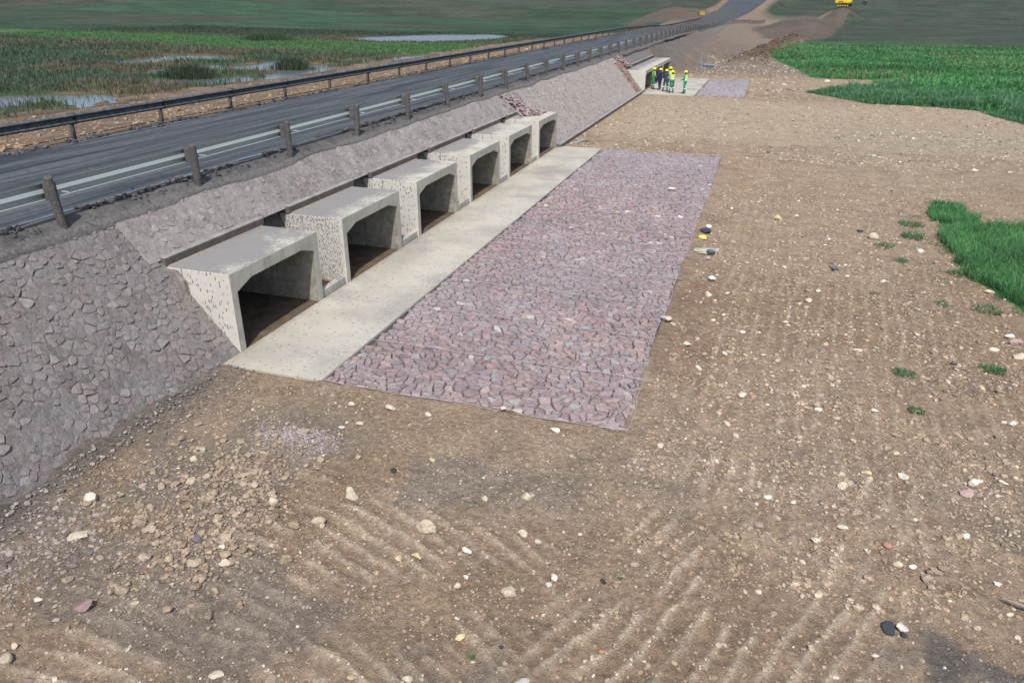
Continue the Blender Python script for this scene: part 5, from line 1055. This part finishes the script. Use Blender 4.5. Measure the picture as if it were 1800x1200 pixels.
# reed clumps that stand out
def reed(x, y, rx, ry, h, n, lab, pals):
    t = rng.normal(size=(n, 2)) * (rx * 0.5, ry * 0.5); r2 = np.clip(1 - (t[:, 0] / rx) ** 2 * 0.5, 0.3, 1); P = np.stack([x + t[:, 0], y + t[:, 1], np.full(n, WATER_Z - 0.05)], 1)
    o = blades('reed_clump', P, h * r2 * rng.uniform(0.6, 1.1, n), 0.05, greens(n, pals), 0.5, 1.1, lab, 'reeds', None, None, (x, y, WATER_Z - 0.05)); del_k = o
    if 'kind' in o: del o['kind']
    return o
RD = [(0.040, 0.066, 0.040), (0.055, 0.08, 0.045), (0.035, 0.055, 0.036), (0.075, 0.085, 0.05)]
reed(-44.3, 51.2, 2.1, 1.4, 1.25, 2600, 'large dark reed clump standing in the shallow marsh water', RD)
reed(-41.2, 61.2, 1.5, 1.2, 1.25, 1800, 'smaller dark reed clump right of the large one', RD)
reed(-72, 101.5, 4.5, 2.0, 1.7, 2400, 'broad green bush of reeds left of the far pond', [(0.045, 0.085, 0.045), (0.055, 0.10, 0.05)])
# single weeds on the bare earth
def weed(x, y, r, h, n, lab, name='weed', pals=LUSH, w=0.02):
    a = rng.uniform(0, 6.28, n); q = r * np.sqrt(rng.random(n)); P = np.stack([x + q * np.cos(a), y + q * np.sin(a), np.full(n, float(land(np.array([x]), np.array([y]))[0]) - 0.01)], 1)
    o = blades(name, P, h * rng.uniform(0.5, 1.1, n), w, greens(n, pals) * 1.15, 1.1, 1.2, lab, 'weed', None, None, (x, y, P[0, 2])); return o
PG = [(0.055, 0.135, 0.055), (0.075, 0.16, 0.07), (0.10, 0.17, 0.08)]
for x, y, r, h, n, lab in ((4.2, 24.7, 0.30, 0.16, 130, 'small grass tuft left of the near grass patch beside the tan boulder'), (5.35, 27.6, 0.42, 0.22, 240, 'grass tuft at the upper left of the near grass patch'),
        (4.5, 23.3, 0.22, 0.13, 150, 'low grass tuft between the tan boulder and the near grass patch'), (5.2, 26.0, 0.35, 0.3, 200, 'leafy weed at the top left corner of the near grass patch'),
        (5.85, 22.5, 0.28, 0.22, 140, 'broad-leaved pale weed touching the left edge of the near grass patch'), (3.5, 15.3, 0.24, 0.12, 240, 'round green weed on the earth right of the mattress'),
        (5.27, 16.05, 0.26, 0.14, 260, 'bright green weed near the right picture edge'), (3.46, 13.6, 0.15, 0.10, 130, 'sparse green weed below the round green weed'),
        (5.0, 19.8, 0.24, 0.11, 170, 'thin flat weed below the near grass patch'), (5.96, 19.7, 0.34, 0.14, 190, 'low weed at the lower corner of the near grass patch'),
        (3.45, 20.1, 0.11, 0.09, 70, 'faint thin weed among the stones left of the near grass patch'), (-2.35, 5.76, 0.03, 0.10, 16, 'tiny grass sprout at the bottom edge of the picture'),
        (-6.05, 7.35, 0.02, 0.10, 12, 'tiny grass sprout above the rounded grey-beige stone'), (-0.95, 7.55, 0.02, 0.07, 12, 'tiny thin sprout right of the white pointed shard'), (-3.35, 8.45, 0.03, 0.05, 14, 'tiny dark sprout above the biggest lumpy rock')):
    weed(x, y, r, h, n, lab, pals=PG, w=0.016)
weed(6.9, 30.2, 0.5, 0.45, 420, 'dark leafy bush at the top of the near grass patch', 'leafy_bush', [(0.025, 0.085, 0.035), (0.035, 0.11, 0.04)], 0.045)

# ================================================================== people
def solid(name, col, rough=0.85): return mat_plain(name, col, rough, 0.2, 0, 30, (0.85, 1.12), 0.2)
M['green_cloth'] = solid('green_workwear', (0.015, 0.235, 0.130)); M['teal_cloth'] = solid('teal_workwear', (0.020, 0.205, 0.150)); M['navy_cloth'] = solid('navy_workwear', (0.016, 0.018, 0.085)); M['slate_cloth'] = solid('slate_workwear', (0.040, 0.060, 0.075))
M['grey_cloth'] = solid('grey_sleeve', (0.26, 0.28, 0.27)); M['skin'] = solid('brown_skin', (0.075, 0.042, 0.028), 0.6); M['boot'] = solid('dark_boots', (0.018, 0.017, 0.018), 0.6); M['helmet'] = solid('yellow_helmet', (0.80, 0.62, 0.02), 0.35)
M['hivis'] = solid('lime_vest', (0.40, 0.58, 0.09)); M['band'] = solid('reflective_band', (0.70, 0.72, 0.68), 0.4); M['white_eye'] = solid('eye_white', (0.6, 0.58, 0.55), 0.4); M['hair'] = solid('black_hair', (0.012, 0.011, 0.011)); M['bluebox'] = solid('blue_plastic', (0.03, 0.06, 0.10), 0.5)
def person(loc, face, label, trousers, jacket, vest, arms='down', stance=0.10, tilt=0.0, height=1.72, bands=True):
    root = empty('person', loc, label, 'person', None, face); k = height / 1.74
    def arm(s):
        if arms == 'front': return [(s * 0.20, 0, 1.42), (s * 0.27, -0.02, 1.16), (s * 0.13, 0.20, 1.05), (s * 0.07, 0.26, 1.04)]
        if arms == 'hip' and s > 0: return [(s * 0.20, 0, 1.42), (s * 0.38, -0.06, 1.20), (s * 0.22, 0.07, 1.02), (s * 0.17, 0.11, 1.01)]
        return [(s * 0.20, 0, 1.42), (s * 0.255, -0.01, 1.15), (s * 0.265, 0.07, 0.90), (s * 0.262, 0.09, 0.83)]
    V = [(0, 0, 0.96), (0, -0.01, 1.14), (0, 0.0, 1.32), (0, 0.0, 1.46), (0, 0.012, 1.53), (0, 0.02, 1.60), (0, 0.015, 1.70)]; R = [(.145, .11), (.135, .10), (.16, .115), (.09, .08), (.056, .056), (.078, .088), (.072, .085)]; E = [(0, 1), (1, 2), (2, 3), (3, 4), (4, 5), (5, 6)]
    def chain(start, pts, rad):
        p = start
        for q, r_ in zip(pts, rad): V.append(q); R.append((r_, r_)); E.append((p, len(V) - 1)); p = len(V) - 1
        return p
    chain(5, [(0, 0.105, 1.60), ], [0.02])                       # nose
    for s in (-1, 1):
        chain(5, [(s * 0.082, 0.0, 1.615)], [0.02])              # ears
        A = arm(s); wr = chain(2, A, [.072, .052, .036, .030]); w = Vector(A[-1]); d = (w - Vector(A[-2])).normalized(); side = d.cross(Vector((0, 0, 1)) if abs(d.z) < .9 else Vector((0, 1, 0))).normalized()
        palm = chain(wr, [tuple(w + d * 0.06)], [0.034])
        for f, L in ((-1.5, .055), (-0.5, .07), (0.5, .065), (1.5, .05)):
            b = w + d * 0.085 + side * (f * 0.019); chain(palm, [tuple(b), tuple(b + d * L * 0.5 + Vector((0, .008, 0))), tuple(b + d * L + Vector((0, .022, 0)))], [.0095, .0088, .0075])
        chain(wr, [tuple(w + d * 0.03 + side * 0.045 * s), tuple(w + d * 0.075 + side * 0.058 * s)], [.011, .009])   # thumb
        y_ = s * stance * 0.6
        chain(0, [(s * 0.10, 0, 0.90), (s * (0.10 + stance * .2), 0.03 + y_ * .5, 0.50), (s * (0.105 + stance * .4), -0.02 + y_, 0.10), (s * (0.115 + stance * .45), 0.13 + y_, 0.045)], [.102, .072, .050, .046])
    me = bpy.data.meshes.new('skeleton'); me.from_pydata(V, E, []); me.update(); ob = bpy.data.objects.new('skeleton', me); COL.objects.link(ob)
    ob.modifiers.new('skin', 'SKIN'); ob.modifiers.new('sub', 'SUBSURF').levels = 1
    for i, r_ in enumerate(R): me.skin_vertices[0].data[i].radius = r_; me.skin_vertices[0].data[i].use_root = (i == 0)
    bpy.context.view_layer.update(); dg = bpy.context.evaluated_depsgraph_get(); body = bpy.data.meshes.new_from_object(ob.evaluated_get(dg)); bpy.data.objects.remove(ob); body.name = 'body'
    body.materials.clear()
    for m in (M['skin'], jacket, trousers, M['boot'], M['hair']): body.materials.append(m)
    for p in body.polygons:
        c = p.center; p.use_smooth = True; lo = abs(c.x) < 0.19
        hand = (not lo and c.z < 0.90) if arms == 'down' else (c.y > 0.19 and 0.9 < c.z < 1.15)
        if arms == 'hip' and c.x < 0: hand = (not lo and c.z < 0.90)
        p.material_index = 0 if (c.z > 1.49 or hand) else (1 if (c.z > 0.97 or abs(c.x) > 0.215 and c.z > 0.6) else (3 if c.z < 0.13 else 2))
        if c.z > 1.63 and c.y < 0.05: p.material_index = 4
    b = link('body', body, root)
    for s in (-1, 1): MB().tube([(s * 0.032, 0.092, 1.635), (s * 0.032, 0.103, 1.635)], [0.012, 0.006], 6).build('eye', M['white_eye'], root)
    hv = MB(); n = 14; prof = [(0.116, 1.655), (0.113, 1.70), (0.098, 1.75), (0.065, 1.79), (0.02, 1.805)]
    vs_ = [(r_ * math.cos(2 * math.pi * q / n), r_ * 1.12 * math.sin(2 * math.pi * q / n) + 0.012, z) for r_, z in prof for q in range(n)]; fs_ = [(a * n + q, a * n + (q + 1) % n, (a + 1) * n + (q + 1) % n, (a + 1) * n + q) for a in range(4) for q in range(n)] + [tuple(4 * n + q for q in range(n))]
    hel = hv.add(vs_, fs_).build('helmet', M['helmet'], root, smooth=True)
    br = [(0.14 * math.cos(a), 0.13 + 0.07 * math.sin(a), 1.652) for a in np.linspace(0.1, math.pi - 0.1, 7)] + [(-0.112, 0.05, 1.662), (0.112, 0.05, 1.662)]
    MB().add(br + [(x, y_, z + 0.008) for x, y_, z in br], [tuple(range(9)), tuple(range(17, 8, -1))] + [(q, (q + 1) % 9, (q + 1) % 9 + 9, q + 9) for q in range(9)]).build('peak', M['helmet'], hel)
    if vest:
        rings = [(0.178, 0.132, 0.985), (0.170, 0.128, 1.12), (0.186, 0.140, 1.28), (0.190, 0.138, 1.38), (0.135, 0.112, 1.47)]; n = 16
        vs_ = [(a * math.cos(2 * math.pi * q / n), b_ * math.sin(2 * math.pi * q / n), z) for a, b_, z in rings for q in range(n)]; fs_ = [(a * n + q, a * n + (q + 1) % n, (a + 1) * n + (q + 1) % n, (a + 1) * n + q) for a in range(4) for q in range(n)]
        vt = MB().add(vs_, fs_).build('vest', M['hivis'], root, smooth=True)
        for z0, a, b_ in ((1.09, 0.176, 0.134), (1.24, 0.188, 0.142)):
            vs_ = [(a * math.cos(2 * math.pi * q / n), b_ * math.sin(2 * math.pi * q / n), z) for z in (z0, z0 + 0.05) for q in range(n)]; MB().add(vs_, [(q, (q + 1) % n, (q + 1) % n + n, q + n) for q in range(n)]).build('reflective_band', M['band'], vt, smooth=True)
    if bands:
        for s in (-1, 1):
            y_ = s * stance * 0.6; MB().tube([(s * (0.103 + stance * .28), 0.015 + y_ * .7, 0.36), (s * (0.103 + stance * .29), 0.012 + y_ * .72, 0.43)], 0.074, 12, False).build('reflective_band', M['band'], root)
    root.scale = (k * 1.12, k * 1.15, k); return root
R_ = math.radians
person((-9.35, 67.6, 0.02), R_(-80), 'worker in green with lime vest standing nearest the culvert opening', M['green_cloth'], M['green_cloth'], True, 'front', 0.12)
person((-8.72, 67.2, 0.02), R_(60), 'worker in navy blue overalls with one hand on the hip', M['navy_cloth'], M['navy_cloth'], False, 'hip', 0.14, bands=False)
person((-8.12, 66.2, 0.02), R_(-20), 'worker in dark slate overalls between the navy and the grey-sleeved workers', M['slate_cloth'], M['slate_cloth'], False, 'front', 0.10)
person((-8.10, 69.0, 0.02), R_(150), 'worker with lime vest standing behind the others, legs hidden', M['slate_cloth'], M['green_cloth'], True, 'down', 0.10)
person((-7.50, 65.4, 0.02), R_(200), 'worker with grey sleeves, lime vest and green trousers in front of the group', M['green_cloth'], M['grey_cloth'], True, 'front', 0.10)
person((-6.36, 64.75, 0.08), R_(75), 'worker in teal green standing apart on the right, by the far mattress', M['teal_cloth'], M['teal_cloth'], True, 'front', 0.22)

# ================================================================== small things on the site
# blue-grey pump lying on the earth with a short pipe and an upright hose
p = empty('pump', (-7.3, 92.6, 0.05), 'blue-grey pump with a horizontal pipe lying on the far earth', 'pump')
M['pumpblue'] = solid('blue_grey_paint', (0.12, 0.17, 0.19), 0.6)
MB().box(-0.35, 0.05, -0.25, 0.25, -0.05, 0.55).build('housing', M['pumpblue'], p, bevel=0.05); MB().tube([(0.05, 0, 0.28), (0.7, 0.1, 0.26), (1.35, 0.15, 0.24)], [0.16, 0.15, 0.15], 12).build('pipe', M['pumpblue'], p)
MB().tube([(0.5, 0.1, 0.28), (0.56, 0.1, 0.28)], 0.22, 14).build('flange', M['pumpblue'], p); MB().tube([(-0.2, 0, 0.5), (-0.2, 0.02, 1.2), (-0.17, 0, 1.75)], 0.022, 6).build('hose', M['wire'], p)
MB().tube([(1.35, 0.15, 0.24), (1.75, 0.1, 0.35), (2.1, 0.0, 0.42)], 0.03, 6).build('rod', M['wire'], p)
# yellow sign board on the far left side of the road
sz = float(land(np.array([-20.9]), np.array([243.]))[0]); M['signy'] = solid('yellow_sign_face', (0.42, 0.27, 0.04), 0.6)
sgn = empty('sign_board', (-20.9, 243, sz), 'yellow sign board with dark marks beside the far end of the road', 'sign')
MB().box(-0.85, 0.85, -0.03, 0.03, 0.45, 1.55).build('panel', M['signy'], sgn, bevel=0.01)
for x in (-0.6, 0.6): MB().box(x - 0.04, x + 0.04, 0.032, 0.10, -0.3, 1.5).build('leg', M['dark'], sgn)
for x in (-0.55, -0.18, 0.18, 0.55): MB().box(x - 0.12, x + 0.10, -0.036, -0.031, 0.95, 1.25).build('dark_mark', M['dark'], sgn)
MB().box(-1.35, -0.95, -0.2, 0.25, -0.05, 1.0).build('support_frame', M['dark'], sgn, bevel=0.03); sgn.scale = (0.85, 0.85, 0.85)
# excavator on the spoil mound at the top of the picture
ez = float(land(np.array([21.]), np.array([290.]))[0])
ex = empty('excavator', (21.0, 290, ez), 'yellow excavator on the earth mound at the top edge', 'excavator', None, R_(-20)); M['exy'] = solid('yellow_machine_paint', (0.66, 0.47, 0.03), 0.45)
for s in (-1, 1):
    tr = MB().prism([(-2.0, 0.35), (-1.7, 0.05), (1.7, 0.05), (2.0, 0.35), (2.0, 0.65), (1.7, 0.9), (-1.7, 0.9), (-2.0, 0.65)], 'y', s * 1.25 - 0.3, s * 1.25 + 0.3).build('crawler_track', M['dark'], ex, bevel=0.04)
    for q in range(5): MB().tube([(-1.5 + q * 0.75, s * 1.56, 0.3), (-1.5 + q * 0.75, s * 1.60, 0.3)], 0.2, 10).build('roller', M['exy'], tr)
MB().tube([(0, 0, 0.85), (0, 0, 1.12)], 0.8, 16).build('turntable', M['dark'], ex)
bd_ = MB().prism([(-2.6, 1.1), (2.0, 1.1), (2.0, 1.75), (0.4, 1.95), (-2.3, 2.15), (-2.7, 1.9)], 'y', -1.35, 1.35).build('body', M['exy'], ex, bevel=0.06)
for q in range(3): MB().box(-1.6 + q * 0.55, -1.2 + q * 0.55, -1.37, -1.352, 1.3, 1.7).build('vent', M['dark'], bd_)
cb = MB().prism([(0.5, 1.8), (1.9, 1.78), (1.95, 2.2), (1.6, 3.1), (0.5, 3.15)], 'y', 0.35, 1.3).build('cab', M['exy'], ex, bevel=0.04); MB().box(0.65, 1.6, 0.33, 0.349, 2.1, 2.95).build('window', M['dark'], cb)
MB().prism([(1.6, 1.4), (2.0, 1.4), (4.2, 4.0), (6.2, 4.3), (6.2, 4.7), (4.0, 4.5)], 'y', -0.45, -0.05).build('boom', M['exy'], ex, bevel=0.03)
MB().prism([(5.9, 4.8), (6.4, 4.7), (6.8, 1.9), (6.4, 1.8)], 'y', -0.4, -0.1).build('dipper_arm', M['exy'], ex, bevel=0.03); MB().prism([(6.2, 1.9), (7.0, 1.8), (7.1, 0.9), (6.3, 0.5), (5.7, 0.9)], 'y', -0.75, 0.25).build('bucket', M['dark'], ex, bevel=0.03)
# litter and spill by the right edge of the mattress
def crumple(name, loc, s, col, lab, cat, seed, flat=0.5):
    V = rock_shape(ICO3, seed, 0.35, 2, flat) * s; me = set_mesh(name, V, ICO3[1], np.repeat(np.array(col)[None], len(V), 0), False, [M['rock']]); return tag(link(name, me, None, loc), lab, cat)
crumple('plastic_bag', (-0.70, 19.75, 0.07), 0.13, (0.66, 0.64, 0.60), 'crumpled white plastic bag on the earth right of the mattress', 'bag', 31)
crumple('rag', (-1.26, 24.4, 0.06), 0.21, (0.035, 0.042, 0.055), 'dark blue rag caught at the right edge of the mattress', 'rag', 32, 0.4)
crumple('paper_cup', (-1.20, 24.8, 0.09), 0.11, (0.62, 0.58, 0.54), 'crumpled pale paper just beyond the dark rag', 'litter', 33, 0.7)
crumple('plastic_bag', (-1.28, 23.6, 0.05), 0.15, (0.62, 0.55, 0.13), 'yellow plastic scrap in front of the dark rag', 'litter', 34, 0.45)
crumple('concrete_spill', (-1.05, 22.35, 0.0), 0.42, (0.36, 0.34, 0.29), 'flat grey lump of spilled concrete by the mattress edge', 'concrete lump', 35, 0.16)
crumple('blue_rag', (-0.92, 22.1, 0.07), 0.15, (0.085, 0.10, 0.12), 'blue-grey rag lying on the spilled concrete', 'rag', 36, 0.3)
crumple('paper_scrap', (-3.05, 29.9, 0.12), 0.17, (0.60, 0.56, 0.48), 'pale torn paper lying on the middle of the mattress', 'paper', 37, 0.15)
crumple('bag_scrap', (2.6, 21.8, 0.04), 0.13, (0.10, 0.13, 0.17), 'blue-grey plastic scrap on the stony earth right of the mattress', 'litter', 38, 0.25)
st = empty('dead_branch', (3.95, 8.6, 0.02), 'pale dead stick at the right picture edge', 'branch'); MB().tube([(-0.22, 0.10, 0.03), (-0.05, 0.02, 0.045), (0.15, -0.05, 0.04), (0.5, -0.12, 0.03)], [0.012, 0.022, 0.024, 0.02], 6).build('stem', M['stick'] if 'stick' in M else M['fillet'], st)
MB().tube([(-0.05, 0.02, 0.045), (-0.15, 0.12, 0.08)], [0.012, 0.005], 5).build('twig', M['fillet'], st)
for k_, (x, y, a) in enumerate(((-9.35, 38.9, 1.15), (-9.2, 38.75, 1.25))):
    o = MB().tube([(x, y, 0.04), (x + 0.2 * math.cos(a), y + 0.8 * math.sin(a), 0.06), (x + 0.45 * math.cos(a), y + 1.6 * math.sin(a), 0.04)], 0.045, 7).build('pipe_length', M['wire'])
    tag(o, ('thin pale pole lying against the toe beam past the last culvert', 'second thin pale pole lying right of the one at the toe beam')[k_], 'pole')

# ------------------------------------------------------------------ put every Empty at the base of its thing
bpy.context.view_layer.update()
for root in [o for o in scene.objects if o.type == 'EMPTY' and o.children and o.location.length < 1e-6]:
    lo = Vector((1e9,) * 3); hi = -lo
    for ch in root.children:
        for c in ch.bound_box:
            w = ch.matrix_world @ Vector(c)
            for i in range(3): lo[i] = min(lo[i], w[i]); hi[i] = max(hi[i], w[i])
    base = Vector(((lo.x + hi.x) / 2, (lo.y + hi.y) / 2, max(lo.z, -0.3))); root.location = base
    for ch in root.children: ch.location = ch.location - base
